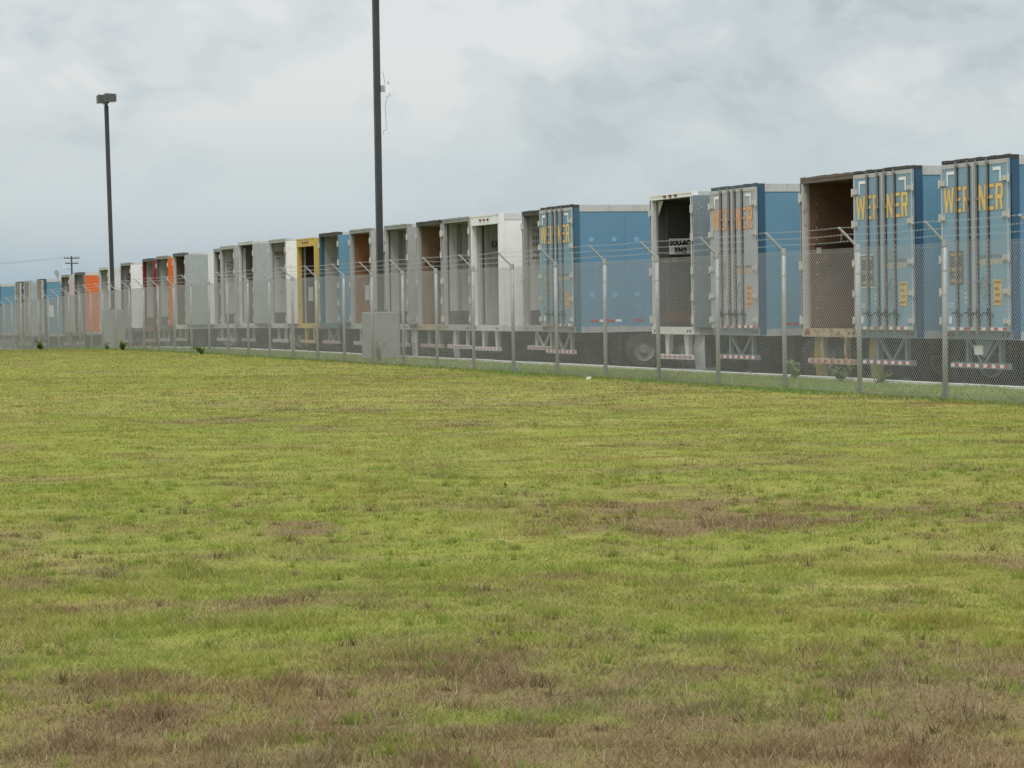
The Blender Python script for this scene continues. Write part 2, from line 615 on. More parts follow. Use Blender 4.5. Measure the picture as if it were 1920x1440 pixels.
def block_word(parent, letters, mat, z0, z1, outline):
    """letters: list of (char, u0, u1)"""
    for nm, mt, grow, x, th in (('letter_outline', outline, 0.012, -0.0515, -0.0012), ('letter', mat, 0.0, -0.054, -0.0012)):
        for ch, u0, u1 in letters:
            q = MB()
            for k, poly in enumerate(glyph(ch)):
                pts = [(u0 + p[0] * (u1 - u0), z0 + p[1] * (z1 - z0)) for p in poly]
                if grow:
                    cx = sum(p[0] for p in pts) / len(pts)
                    cz = sum(p[1] for p in pts) / len(pts)
                    pts = [(p[0] + math.copysign(grow, p[0] - cx), p[1] + math.copysign(grow, p[1] - cz)) for p in pts]
                q.poly([rear_pt(p[0], p[1], x - 0.0003 * k) for p in pts], (th, 0, 0))
            q.build(nm, mt, parent)


WHEEL = MB().lathe([(0.30, -.13), (0.44, -.135), (0.487, -.11), (0.50, -.07), (0.50, .07), (0.487, .11), (0.44, .135), (0.30, .13)], (0, 0, 0), 28).mesh('tyre', True)
WHEEL.materials.append(RUBBER)
_rm = MB().lathe([(0.30, -.12), (0.285, -.125), (0.265, -.06), (0.20, -.05), (0.12, -.055), (0.11, -.11), (0.06, -.115), (0.001, -.115)], (0, 0, 0), 24)
_rm.lathe([(0.30, .12), (0.285, .125), (0.265, .05), (0.001, .05)], (0, 0, 0), 24)
RIMME = _rm.mesh('rim')
RIMME.materials.append(RIM)

GROUP = 'box trailers backed up in a row to the fence'
TR = 0


def trailer(yl, label, side, setback=0.0, doors='open', frame=None, post_side=None, header=None, sill=None, door_in=None, liner=None, kick=None,
            rail=None, lowrail=None, bumper=None, brace='v', axle=1.85, top=4.25, near_door=True, far_door='270', bands=(), detail=True, near=False, doorface=None,
            bump_z=0.45, roof_in=(0.28, 0.28, 0.27), flap=None, wrap=None, markers=False):
    global TR
    TR += 1
    rnd = random.Random(TR * 13)
    t = empty('semi_trailer', (XR + setback, yl - 1.30, gz(yl) - 0.15), label, 'trailer', GROUP)
    frame = frame or side
    post_side = post_side or frame
    header = header or frame
    sill = sill or frame
    rail = rail or paint((0.47, 0.47, 0.455), 0.45, 0.5)
    lowrail = lowrail or paint((0.36, 0.36, 0.36), 0.5, 0.6)
    bumper = bumper or paint((0.24, 0.24, 0.24), 0.55, 0.6, 0.1)
    liner = liner or paint((0.50, 0.50, 0.49), 0.6, 0.35)
    L = 16.0
    JB = .15
    wrap = wrap or (MIDGREY if doors == 'open' and frame not in (RED, TEALDARK) and post_side is frame else post_side)  # grey jamb wrap on open trailers: inside shade put into the colour
    hz = top - (0.27 if doors == 'roll' else 0.075 if doors == 'closed' else 0.11)
    # ---- box body
    for s in (-1, 1):
        a, b2 = sorted((s * 1.25, s * 1.29))
        w = BX('side_wall', side, t, JB + .004, L, a, b2, 1.12, top - .17)
        if s < 0 and near:
            r = MB()
            for k in range(1, 13):
                xx = JB + .004 + k * 1.22
                for q in range(22):
                    z = 1.2 + q * .13
                    r.box(xx - .010, xx + .010, -1.2945, -1.2895, z, z + .03)
            tag(r.build('rivet_row', RIVET, w), kind='stuff')
        a, b2 = sorted((s * 1.24, s * 1.30))
        BX('top_rail', rail, t, JB + .001, L, a, b2, top - .17, top)
        BX('bottom_rail', lowrail, t, JB + .001, L, a, b2, .97, 1.12)
    BX('roof', paint((0.62, 0.62, 0.61), .5, .3), t, JB + .001, L, -1.24, 1.24, top - .03, top - .006)
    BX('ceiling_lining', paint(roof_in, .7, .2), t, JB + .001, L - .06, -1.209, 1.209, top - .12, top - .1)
    BX('front_wall', side, t, L - .05, L - .002, -1.24, 1.24, 1.0, top - .031)
    BX('floor', plywood((0.10, 0.07, 0.05)), t, JB + .001, L - .06, -1.24, 1.24, 1.0, 1.14)
    # ---- rear frame
    for s in (-1, 1):
        a, b2 = sorted((s * 1.19, s * 1.30))
        p = BX('corner_post', frame, t, 0, JB - .05, a, b2, 1.15, hz)
        a, b2 = sorted((s * 1.195, s * 1.302))
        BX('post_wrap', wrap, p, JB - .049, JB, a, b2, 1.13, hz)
        if post_side is not frame:
            a, b2 = sorted((s * 1.301, s * 1.306))
            BX('post_side', post_side, p, .002, JB, a, b2, 1.0, hz)
    hd = BX('header', header, t, -.006, JB, -1.303, 1.303, hz, top + .008)
    hw = MB()
    for k in range(10):                                  # dents and drip lip along the top
        y0 = -1.30 + k * .26
        hw.box(-.012 - rnd.random() * .012, -.006, y0, y0 + .25, top - .035 + rnd.random() * .01, top + .012 + rnd.random() * .014)
    hw.build('drip_lip', header, hd)
    for k in range(3 if markers or doors == 'roll' else 0):
        y0 = (k - 1) * .34
        BX('marker_light', AMBERLENS, hd, -.045, -.0065, y0 - .055, y0 + .055, (hz + top) / 2 - .028, (hz + top) / 2 + .032)
    if doors == 'open':
        for s in (-1, 1):
            a, b2 = sorted((s * 1.272, s * 1.298))
            BX('door_seal', SEAL, t, -.0035, -.0005, a, b2, 1.16, hz - .01)
    sl = BX('sill', sill, t, -.004, JB - .001, -1.302, 1.302, .98, 1.148)
    for s in (-1, 1):
        for k in range(2):
            y0 = s * (1.12 - k * .17)
            BX('tail_light', REDLENS, sl, -.012, -.0045, y0 - .04, y0 + .04, 1.03, 1.09)
    # ---- inside
    if doors != 'closed':
        x0 = JB + .01
        widths = [1.2, 1.22, 1.22] if detail else [3.6]
        for k, wd in enumerate(widths):
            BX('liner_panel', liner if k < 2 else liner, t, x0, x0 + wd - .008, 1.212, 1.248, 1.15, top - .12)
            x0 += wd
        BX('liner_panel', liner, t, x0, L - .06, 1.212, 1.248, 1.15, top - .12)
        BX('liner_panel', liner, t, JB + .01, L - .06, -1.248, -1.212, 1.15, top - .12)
        for (xa, xb, za, zb, mt, nm) in bands:
            BX(nm, mt, t, xa, xb, 1.196, 1.2115, za, zb)
        if kick:
            BX('scuff_plate', kick, t, JB + .012, 6, 1.19, 1.2110, 1.145, 1.55)
    # ---- doors
    if doors == 'closed':
        for s, nm in ((1, 'door'), (-1, 'door')):
            a, b2 = sorted((s * .008, s * 1.27))
            d = BX('door', doorface, t, -.05, -.008, a, b2, 1.135, hz + .02)
            fr = MB()
            # raised edge of the door
            fr.box(-.056, -.0505, a + .002, a + .055, 1.137, hz + .018).box(-.056, -.0505, b2 - .055, b2 - .002, 1.137, hz + .018)
            fr.box(-.056, -.0505, a + .056, b2 - .056, 1.137, 1.21).box(-.056, -.0505, a + .056, b2 - .056, hz - .06, hz + .018)
            fr.build('door_edge', paint((0.42, 0.42, 0.41), .5, .5), d)
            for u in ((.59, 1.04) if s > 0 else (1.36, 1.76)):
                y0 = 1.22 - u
                BX('rod_shadow', SEAL, d, -.0605, -.0565, y0 - .046, y0 + .008, 1.2, hz - .02)  # dark strip beside the rod: its shadow put on as a thin box
                r = MB().tube((-.092, y0, 1.06), (-.092, y0, hz + .05), .0145, 8)
                for z in (1.18, 1.55, 2.0, 2.75, 3.5, hz - .05):
                    r.box(-.098, -.0608, y0 - .036, y0 - .0170, z, z + .045)
                    r.box(-.098, -.0608, y0 + .0170, y0 + .036, z, z + .045)
                r.build('lock_rod', ROD, d)
                h = MB().box(-.125, -.112, y0 - .17, y0 + .13, 1.445, 1.475).tube((-.105, y0 - .02, 1.40), (-.105, y0 - .02, 1.54), .016, 6)
                h.box(-.12, -.061, y0 - .16, y0 - .10, 1.415, 1.44)
                h.build('lock_handle', SEAL, d)
            for z in (1.32, 1.85, 2.45, 3.22, 3.85):
                e = s * 1.27
                a2, b3 = sorted((e - s * .19, e + s * .045))
                hg = MB().box(-.078, -.0565, a2, b3, z - .045, z + .045).tube((-.07, e + s * .03, z - .075), (-.07, e + s * .03, z + .075), .024, 8)
                hg.build('hinge', HINGE, d)
        BX('door_gasket', SEAL, t, -.047, -.009, -.0075, .0075, 1.15, hz)
    elif doors == 'open':
        di = door_in or paint((0.46, 0.47, 0.46), .5, .35)
        if near_door:
            d = BX('door', di, t, .005, 1.25, -1.365, -1.322, 1.14, hz + .02)
            if detail:
                bl = MB()
                for z in (1.32, 1.85, 2.45, 3.22, 3.85):
                    for dx, dz in ((.12, .0), (.2, .03), (.12, .075)):
                        bl.tube((dx, -1.3655, z + dz), (dx, -1.378, z + dz), .014, 6)
                tag(bl.build('bolt_head', HINGE, d), kind='stuff')
            for z in (1.32, 1.85, 2.45, 3.22, 3.85):
                MB().box(-.035, -.003, -1.31, -1.225, z - .085, z + .085).tube((-.02, -1.335, z - .1), (-.02, -1.335, z + .1), .026, 8).build('hinge', HINGE, d)
        if far_door == '270':
            d = BX('door', di, t, .005, 1.25, 1.322, 1.365, 1.14, hz + .02)
            for z in (1.32, 2.45, 3.85):
                MB().box(-.03, -.003, 1.24, 1.31, z - .08, z + .08).tube((-.02, 1.335, z - .1), (-.02, 1.335, z + .1), .024, 8).build('hinge', HINGE, d)
        elif far_door == '180':
            BX('door', paint((0.72, 0.72, 0.71), .5, .4), t, .01, .055, 1.33, 2.50, 1.14, hz + .02)
    else:
        tr = MB()
        for s in (-1, 1):
            tr.box(.23, .29, min(s * 1.14, s * 1.21), max(s * 1.14, s * 1.21), 1.15, hz)
        tr.build('door_track', GALV, t)
        tr = MB()
        for k in range(7):
            tr.box(.3 + k * .42, .3 + k * .42 + .41, -1.12, 1.12, top - .22, top - .19)
        tr.build('rolled_up_door', paint((0.5, 0.5, 0.5), .5, .4), t)
    # ---- underrun bumper
    bz = bump_z
    bm = BX('bumper', bumper, t, .02, .10, -1.08, 1.08, bz, bz + .11)
    st = [MB(), MB()]
    k, y0 = 0, -1.07
    while y0 < 1.0:
        bxs = (.0165, .0195, y0, y0 + .13, bz + .025, bz + .085)
        if near:
            BX('white_stripe' if k % 2 else 'red_stripe', WHITETAPE if k % 2 else REDTAPE, bm, *bxs)
        else:
            st[k % 2].box(*bxs)
        k += 1
        y0 += .155
    if not near:
        tag(st[0].build('red_stripe', REDTAPE, bm), kind='stuff')
        tag(st[1].build('white_stripe', DIRTYTAPE, bm), kind='stuff')
    if brace == 'v':
        q = MB()
        for s in (-1, 1):
            BX('bumper_strut', bumper, t, .11, .19, s * .62 - .045, s * .62 + .045, bz + .0, .979)
            q.poly([(.11, s * .50, .98), (.11, s * .60, .98), (.11, s * .12, bz + .112), (.11, s * .04, bz + .112)], (.05, 0, 0))
        q.build('v_brace', bumper, t)
    elif brace == 'wide':
        for s in (-1, 1):
            MB().poly([(.105, s * .42, .979), (.105, s * .75, .979), (.105, s * .68, bz + .05), (.105, s * .55, bz + .05)], (.10, 0, 0)).build('bumper_strut', bumper, t)
    elif brace == 'bent':
        for s in (-1, 1):
            q = MB()
            y0 = s * .55
            q.poly([(.105, y0 - .08, .979), (.105, y0 + .05, .979), (.105, y0 + .10, .78), (.105, y0 + .05, bz + .05), (.105, y0 - .07, bz + .05), (.105, y0 - .02, .8)], (.09, 0, 0))
            q.build('bumper_strut', bumper, t)
    else:
        for s in (-1, 1):
            BX('bumper_strut', bumper, t, .11, .19, s * .55 - .05, s * .55 + .05, bz, .979)
    # ---- running gear
    fr = MB()
    for s in (-1, 1):
        fr.box(.24, L - 1, s * .5 - .05, s * .5 + .05, .72, .969)
    for k in range(14):
        fr.box(.4 + k * 1.1, .46 + k * 1.1, -1.22, 1.22, .90, .9695)
    fr.build('chassis', DARKSTEEL, t)
    bg = MB()
    for k in (0, 1):
        xx = axle + k * 1.25
        bg.tube((xx, -1.0, .5), (xx, 1.0, .5), .065, 10)
        for s in (-1, 1):
            bg.box(xx - .45, xx + .45, s * .5 - .04, s * .5 + .04, .60, .70)
    bg.build('axle', DARKSTEEL, t)
    for k in (0, 1):
        for s in (-1, 1):
            for yy2 in ((1.13, .82) if detail else (1.13,)):
                w = share('wheel', WHEEL, t, (axle + k * 1.25, s * yy2, .5), (0, 0, 0 if s < 0 else math.pi))
                if yy2 > 1:
                    share('rim', RIMME, w)
    for s in (-1, 1):
        fm = (flap or {}).get(s)
        q = MB()
        x0 = .27 if fm else axle - .68
        fm = fm or RUBBER
        yc = s * .97
        q.poly([(x0, yc - .30, .97), (x0, yc + .30, .97), (x0 - .03, yc + .29, .6), (x0 + .02, yc + .28, .16), (x0 + .02, yc - .27, .16), (x0 - .03, yc - .29, .6)], (.012, 0, 0))
        q.build('mud_flap', fm, t)
    lg = MB()
    for s in (-1, 1):
        lg.box(L - 3.1, L - 2.96, s * .7 - .06, s * .7 + .06, .12, .969)
        lg.box(L - 3.18, L - 2.88, s * .7 - .14, s * .7 + .14, .0, .119)
    lg.build('landing_gear', DARKSTEEL, t)
    return t


def placard(parent, name, mat, u0, u1, z0, z1, x=-.0525, lines=0, ink=None, border=None):
    o = MB().poly([rear_pt(u0, z0, x), rear_pt(u1, z0, x), rear_pt(u1, z1, x), rear_pt(u0, z1, x)], (-.003, 0, 0)).build(name, mat, parent)
    return o


def scribble(parent, name, mat, rows, x=-.0565, seed=1):
    """rows of small illegible letters: (u0, u1, z, height)"""
    r = random.Random(seed)
    q = MB()
    for u0, u1, z, h in rows:
        u = u0
        while u < u1 - h * .3:
            w = h * r.uniform(.35, .65)
            st = h * .2
            kind = r.randrange(4)
            def bar(a, b_, c, d):
                q.poly([rear_pt(a, c, x), rear_pt(b_, c, x), rear_pt(b_, d, x), rear_pt(a, d, x)], (-.0012, 0, 0))
            bar(u, u + st, z, z + h)
            if kind != 0:
                bar(u + st, u + w, z + h - st, z + h)
            if kind in (1, 3):
                bar(u + st, u + w, z, z + st)
            if kind == 2:
                bar(u + w - st, u + w, z + st, z + h - st)
            if kind == 3:
                bar(u + st, u + w * .9, z + h * .42, z + h * .42 + st)
            u += w + h * .22
    tag(q.build(name, mat, parent), kind='stuff')


def dress_closed(t, ink, tape_seed, dark, darkink, warn, warnink, faded=False):
    left, right = [c for c in t.children if c.name.split('.')[0] == 'door'][:2]
    block_word(left, [('W', .06, .47), ('E', .50, .74), ('R', .81, 1.03)], ink, 3.30, 3.77, GREYINK)
    block_word(right, [('N', 1.39, 1.69), ('E', 1.72, 1.96), ('R', 2.03, 2.30)], ink, 3.30, 3.77, GREYINK)
    for d, sgn, u in ((left, 1, .19), (right, -1, 2.24)):
        q = MB()
        for (a, b_, c, e) in ((0, .30, 4.00, 4.06), (0, .055, 3.80, 4.0)):
            q.poly([rear_pt(u + sgn * a, c, -.0575), rear_pt(u + sgn * b_, c, -.0575), rear_pt(u + sgn * b_, e, -.0575), rear_pt(u + sgn * a, e, -.0575)], (-.0015, 0, 0))
        q.build('corner_marking', WHITETAPE, d)
    rt, wt = {0: MB(), 1: MB()}, {0: MB(), 1: MB()}
    r = random.Random(tape_seed)
    for i, d in ((0, left), (1, right)):
        u = .0 + i * 1.3
        k = r.randrange(2)
        while u < 1.1 + i * 1.28:
            w = .15
            if r.random() > .15:
                q = (rt if k % 2 else wt)[i]
                q.poly([rear_pt(u, 1.15, -.0575), rear_pt(u + w, 1.15, -.0575), rear_pt(u + w, 1.20, -.0575), rear_pt(u, 1.20, -.0575)], (-.0012, 0, 0))
            k += 1
            u += w + .01
        tag(rt[i].build('red_tape', REDTAPE, d), kind='stuff')
        tag(wt[i].build('white_tape', WHITETAPE, d), kind='stuff')
    pl = placard(left, 'notice_board', dark, .26, .80, 1.98, 2.60)
    scribble(left, 'notice_lettering', darkink, [(.32, .75, 2.51, .05), (.48, .58, 2.42, .05), (.49, .57, 2.34, .04), (.31, .76, 2.23, .065), (.46, .60, 2.14, .05), (.31, .76, 2.03, .06)], -.0565, tape_seed)
    scribble(left, 'small_print', GREYINK if faded else PAPER, [(.84, 1.0, 1.80, .035), (.83, 1.01, 1.72, .045), (.86, .99, 1.63, .04), (.2, .42, 1.62, .03), (.2, .42, 1.57, .03)], -.0525, tape_seed + 5)
    placard(left, 'paper_sticker', PAPER, .22, .33, 1.27, 1.40)
    scribble(right, 'faded_wording', GREYINK, [(1.40, 2.24, 2.45, .055)], -.0525, tape_seed + 2)
    scribble(right, 'orange_wording', ink, [(1.40, 2.24, 2.33, .09)], -.0525, tape_seed + 3)
    placard(right, 'warning_sticker', warn, 1.92, 2.22, 1.60, 2.06)
    scribble(right, 'sticker_print', warnink, [(1.95, 2.2, 1.99, .04), (1.97, 2.15, 1.87, .05), (2.0, 2.18, 1.76, .05), (1.95, 2.2, 1.65, .035)], -.0565, tape_seed + 4)
    q = MB()
    for a, b_ in (((1.44, 1.93), (1.56, 2.14)), ((1.56, 2.14), (1.68, 1.93)), ((1.44, 1.90), (1.56, 1.69)), ((1.56, 1.69), (1.68, 1.90)), ((1.44, 1.93), (1.68, 1.93))):
        q.tube(rear_pt(a[0], a[1], -.055), rear_pt(b_[0], b_[1], -.055), .006, 5)
    q.build('placard_holder', GREYINK, right)


BLUE = paint((0.118, 0.245, 0.335), .42, .26, fade=.08, dirtc=(0.15, 0.19, 0.21))
BLUE2 = paint((0.098, 0.215, 0.32), .42, .26, fade=.08, dirtc=(0.14, 0.17, 0.19))
NAVY = paint((0.030, 0.085, 0.145), .42, .2, fade=.1)
TEALDARK = paint((0.045, 0.115, 0.155), .42, .2, fade=.1)
DOORBLUE = paint((0.180, 0.310, 0.400), .5, .20, fade=.10, dirtc=(0.24, 0.235, 0.22))
DOORBLUE2 = paint((0.175, 0.295, 0.380), .5, .24, fade=.10, dirtc=(0.24, 0.235, 0.22), key='b')
DOORPALE = paint((0.34, 0.355, 0.38), .5, .25, fade=.08, dirtc=(0.30, 0.29, 0.28))
DOORBLUE3 = paint((0.155, 0.265, 0.345), .5, .24, fade=.12, dirtc=(0.25, 0.235, 0.21))
RIVET = paint((0.075, 0.15, 0.20), .5, .3)
BLACKTRIM = paint((0.045, 0.043, 0.042), .6, .5, .15)
WHITE = paint((0.74, 0.74, 0.73), .45, .22, fade=.05)
WHITE2 = paint((0.54, 0.54, 0.53), .5, .45, fade=.08)
OFFGREY = paint((0.37, 0.37, 0.36), .5, .4, fade=.1)
GREYGREEN = paint((0.32, 0.345, 0.335), .5, .3, fade=.08)
STEELBLUE = paint((0.24, 0.28, 0.30), .4, .3, metal=.3, fade=.1)
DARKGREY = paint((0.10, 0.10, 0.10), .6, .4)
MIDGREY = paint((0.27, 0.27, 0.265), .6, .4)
LINERGREY = paint((0.46, 0.455, 0.44), .6, .3, fade=.08)
LINERLIGHT = paint((0.50, 0.50, 0.485), .6, .3, fade=.08, key='l')
CREAMRUST = paint((0.46, 0.37, 0.25), .6, .5, .75)
YELLOW = paint((0.50, 0.335, 0.045), .5, .25, fade=.1)
YELLOW2 = paint((0.52, 0.36, 0.075), .5, .35, .2)
ORANGE = paint((0.62, 0.125, 0.022), .45, .12, fade=.08)
RED = paint((0.19, 0.022, 0.026), .45, .3, fade=.1)
TEALBUMP = paint((0.14, 0.20, 0.22), .55, .5, .2)
GREENBOARD = paint((0.10, 0.115, 0.11), .6, .3)
FADEBOARD = paint((0.27, 0.27, 0.26), .6, .4)
WARN = paint((0.60, 0.40, 0.12), .5, .3)
WARNO = paint((0.60, 0.30, 0.12), .5, .3)
BONE = paint((0.62, 0.62, 0.585), .55, .35, .15)

# 1, 2: blue lettered trailers nearest the camera (right)
t1 = trailer(45.03, 'blue closed trailer with big yellow door letters at the right edge of the picture', BLUE2, doors='closed', doorface=DOORBLUE, frame=BLACKTRIM, post_side=NAVY, header=BLACKTRIM,
             sill=TEALBUMP, bumper=TEALBUMP, near=True)
dress_closed(t1, YELLOWINK, 3, GREENBOARD, YELLOWINK, WARN, BLACKINK)
t2 = trailer(48.73, 'blue closed trailer with big yellow door letters beside the rusty-bumpered open trailer', BLUE, doors='closed', doorface=DOORBLUE2, frame=BLACKTRIM, post_side=NAVY, header=BLACKTRIM,
             sill=TEALBUMP, bumper=TEALBUMP, near=True, axle=1.6, flap={1: paint((0.32, 0.27, 0.05), .6, .4)})
dress_closed(t2, YELLOWINK, 8, GREENBOARD, paint((0.5, 0.5, 0.3), .5, .2), WARN, BLACKINK)
brd = MB()
for (a, b_, c, d) in ((.25, .81, 2.595, 2.612), (.25, .81, 1.968, 1.985)):
    brd.poly([rear_pt(a, c, -.0575), rear_pt(b_, c, -.0575), rear_pt(b_, d, -.0575), rear_pt(a, d, -.0575)], (-.001, 0, 0))
brd.build('notice_border', WHITETAPE, [c for c in t2.children if c.name.startswith('door')][0])
# side decals seen on the second one
sd_ = MB()
for k, xx in enumerate((.55, .75, .95, 1.15)):
    sd_.box(xx, xx + .16, -1.2935, -1.2905, 1.22, 1.28)
sd_.build('red_tape', REDTAPE, t2)
MB().poly([(.10, .30, .97), (.10, -.42, .97), (.10, -.10, .66), (.10, .05, .66)], (.02, 0, 0)).build('gusset_plate', TEALBUMP, t1)
BX('plate', PAPER, t1, .085, .098, -.02, .30, .70, .87)
# 3: plywood-lined, rusty bumper
t3 = trailer(51.32, 'open trailer with dark plywood inside and a rusty cream bumper', paint((0.30, 0.29, 0.27), .5, .5, .1), frame=paint((0.42, 0.41, 0.39), .55, .55, .15), header=paint((0.12, 0.10, 0.085), .6, .6, .4),
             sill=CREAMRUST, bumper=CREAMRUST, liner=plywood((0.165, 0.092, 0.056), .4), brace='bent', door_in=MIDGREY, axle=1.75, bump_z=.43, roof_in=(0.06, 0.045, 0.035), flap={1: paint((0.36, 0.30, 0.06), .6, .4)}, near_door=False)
q = MB()
for z in np.arange(1.3, 4.0, .24):
    q.box(.30, .318, 1.206, 1.2118, z, z + .03)
tag(q.build('lining_screw', HINGE, t3), kind='stuff')
BX('timber_strip', plywood((0.07, 0.04, 0.028)), t3, .26, 5, 1.195, 1.2115, 2.82, 2.92)
BX('metal_bracket', HINGE, t3, .30, .40, 1.188, 1.2112, 2.70, 2.82)
BX('metal_bracket', HINGE, t3, .85, .89, 1.188, 1.2112, 2.95, 3.12)
# 4: pale-doored blue trailer
t4 = trailer(56.1, 'blue trailer with pale grey closed doors and big orange letters', BLUE, doors='closed', doorface=DOORPALE, frame=paint((0.035, 0.07, 0.10), .5, .2), post_side=NAVY, header=paint((0.045, 0.08, 0.105), .5, .3),
             sill=paint((0.20, 0.26, 0.29), .5, .4, .15), bumper=paint((0.17, 0.23, 0.26), .55, .4, .1), near=True, axle=1.5)
dress_closed(t4, ORANGEINK, 15, FADEBOARD, GREYINK, WARNO, GREYINK, True)
sd_ = MB()
for k, xx in enumerate((.62, .78)):
    sd_.box(xx, xx + .13, -1.2935, -1.2905, 1.20, 1.25)
sd_.build('red_tape', REDTAPE, t4)
BX('white_tape', WHITETAPE, t4, .98, 1.30, -1.2935, -1.2905, 1.20, 1.25)
# 5: SOU-AC
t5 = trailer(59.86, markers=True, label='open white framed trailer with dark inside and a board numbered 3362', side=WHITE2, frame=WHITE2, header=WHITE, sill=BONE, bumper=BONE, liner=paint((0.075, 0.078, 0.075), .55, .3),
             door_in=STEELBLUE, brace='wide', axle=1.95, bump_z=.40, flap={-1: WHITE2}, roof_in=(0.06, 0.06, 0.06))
BX('side_post', paint((0.11, 0.11, 0.108), .5, .3), t5, .34, .40, 1.196, 1.2115, 1.15, 4.1)
MB().poly([(.152, 1.19, 4.12), (.152, .90, 4.12), (.152, 1.19, 3.78)], (.02, 0, 0)).build('corner_gusset', WHITE2, t5)
bd = BX('name_board', PAPER, t5, .42, 1.10, 1.188, 1.1958, 2.86, 3.24)
text_on('board_lettering', 'SOU-AC', .17, BLACKINK, bd, (.435, 1.186, 3.075), (1, 0, 0), (0, 0, 1), .84, .012)
text_on('board_lettering', '3362', .17, BLACKINK, bd, (.55, 1.186, 2.90), (1, 0, 0), (0, 0, 1), .92, .012)
BX('yellow_tag', paint((0.2, 0.2, 0.1), .5, .4), t5, .5, .62, 1.19, 1.2112, 2.70, 2.78)
BX('load_bar', paint((0.25, 0.2, 0.1), .5, .4, .3), t5, .3, 1.6, 1.19, 1.2112, 2.66, 2.70)
BX('rust_stain_strip', plywood((0.16, 0.075, 0.05)), t5, .3, 4, 1.19, 1.2112, 1.25, 1.52)
# 6: blue, long visible side with round caps
t6 = trailer(67.83, 'blue closed trailer with six round caps on its long visible side', paint((0.112, 0.228, 0.320), .42, .1, fade=.06, dirtc=(0.13, 0.17, 0.20)), doors='closed', doorface=DOORBLUE3, frame=BLACKTRIM, post_side=TEALDARK, header=BLACKTRIM,
             sill=paint((0.26, 0.255, 0.24), .55, .5, .1), bumper=paint((0.33, 0.31, 0.30), .55, .5, .15), near=True, axle=1.9, bump_z=.42)
dress_closed(t6, YELLOWINK, 23, FADEBOARD, GREYINK, WARNO, GREYINK, True)
for k in range(3):
    for z in (3.35, 1.93):
        MB().tube((.47 + k * .62, -1.2885, z), (.47 + k * .62, -1.2965, z), .072, 18).tube((.47 + k * .62, -1.2968, z), (.47 + k * .62, -1.300, z), .05, 18).build('round_cap', paint((0.17, 0.345, 0.47), .4, .1), t6)
for k, (xa, mt) in enumerate(((.42, REDTAPE), (.66, WHITETAPE), (.86, REDTAPE), (1.10, WHITETAPE), (1.62, REDTAPE))):
    BX('reflective_tape', mt, t6, xa, xa + (.23 if mt is REDTAPE else .17), -1.2935, -1.2905, 1.24, 1.30)
# 7: Sund...
t7 = trailer(70.55, 'open grey trailer with stencilled lines of words half hidden by blue trailer', OFFGREY, setback=.40, frame=paint((0.33, 0.33, 0.325), .5, .5), header=BLACKTRIM, liner=LINERGREY, kick=DARKGREY, brace='v',
             bumper=paint((0.52, 0.52, 0.50), .55, .4), bump_z=.48)
for k, w_ in enumerate(('Sund', 'Trans', '5412', "53' lo", '102" wi', 'Air ri')):
    tag(text_on('stencilled_words', w_, .15, GREYINK, t7, (.24, 1.209, 3.86 - k * .183), (1, 0, 0), (0, 0, 1), 1.1, .003), kind='stuff')
# 8: white roll-up
t8 = trailer(74.0, 'clean white trailer with open roll-up door and a 53 plate inside', WHITE, doors='roll', frame=WHITE, header=WHITE, sill=WHITE2, bumper=WHITE2, brace='wide', liner=paint((0.44, 0.44, 0.43), .6, .3),
             rail=paint((0.56, 0.56, 0.55), .5, .3), lowrail=WHITE2, near=True, bump_z=.42,
             bands=((.30, .36, 1.15, 4.0, DARKGREY, 'side_post'), (.40, .43, 1.15, 4.0, LINERLIGHT, 'side_post'), (.50, .515, 1.6, 4.0, MIDGREY, 'panel_joint')))
bd = BX('number_plate_board', paint((0.34, 0.31, 0.27), .6, .3), t8, .56, 1.0, 1.188, 1.1958, 3.32, 3.60)
text_on('board_lettering', "53'", .24, BLACKINK, bd, (.575, 1.186, 3.37), (1, 0, 0), (0, 0, 1), .8, .006)
# 9: CA
t9 = trailer(76.75, 'open grey trailer with two black letters, next to white roll-up trailer', OFFGREY, frame=paint((0.36, 0.36, 0.355), .5, .5), header=MIDGREY, liner=LINERGREY, kick=DARKGREY, brace='post',
             bumper=BONE, door_in=OFFGREY, flap={1: BONE}, wrap=DARKGREY, bands=((.40, .54, 1.55, 4.1, MIDGREY, 'side_post'),))  # dark wrap: shade of the jamb painted in
text_on('stencilled_letters', 'CA', .17, BLACKINK, t9, (.58, 1.209, 2.98), (1, 0, 0), (0, 0, 1), .85, .012)
# 10: PICES
t10 = trailer(79.5, 'open tan plywood-lined trailer with black stencilled letters inside', OFFGREY, frame=paint((0.40, 0.40, 0.39), .5, .5), header=BLACKTRIM, liner=plywood((0.26, 0.165, 0.095), .3), brace='post',
              sill=paint((0.42, 0.34, 0.22), .6, .4, .3), bumper=paint((0.40, 0.34, 0.29), .55, .5, .25), door_in=OFFGREY)
text_on('stencilled_letters', 'PICES', .15, BLACKINK, t10, (.22, 1.209, 2.94), (1, 0, 0), (0, 0, 1), .62, .010)
BX('dark_board', DARKGREY, t10, .56, 1.2, 1.19, 1.2112, 2.72, 3.1)
# 11
t11 = trailer(83.1, 'open pale grey trailer just right of the tall dark pole', OFFGREY, frame=paint((0.42, 0.42, 0.41), .5, .5), header=MIDGREY, liner=LINERGREY, kick=DARKGREY, brace='post', bumper=paint((0.4, 0.4, 0.39), .5, .4),
              door_in=OFFGREY, flap={-1: BONE}, wrap=DARKGREY, bands=((.42, .56, 1.55, 4.1, MIDGREY, 'side_post'),))  # jamb shade painted into the darker wrap
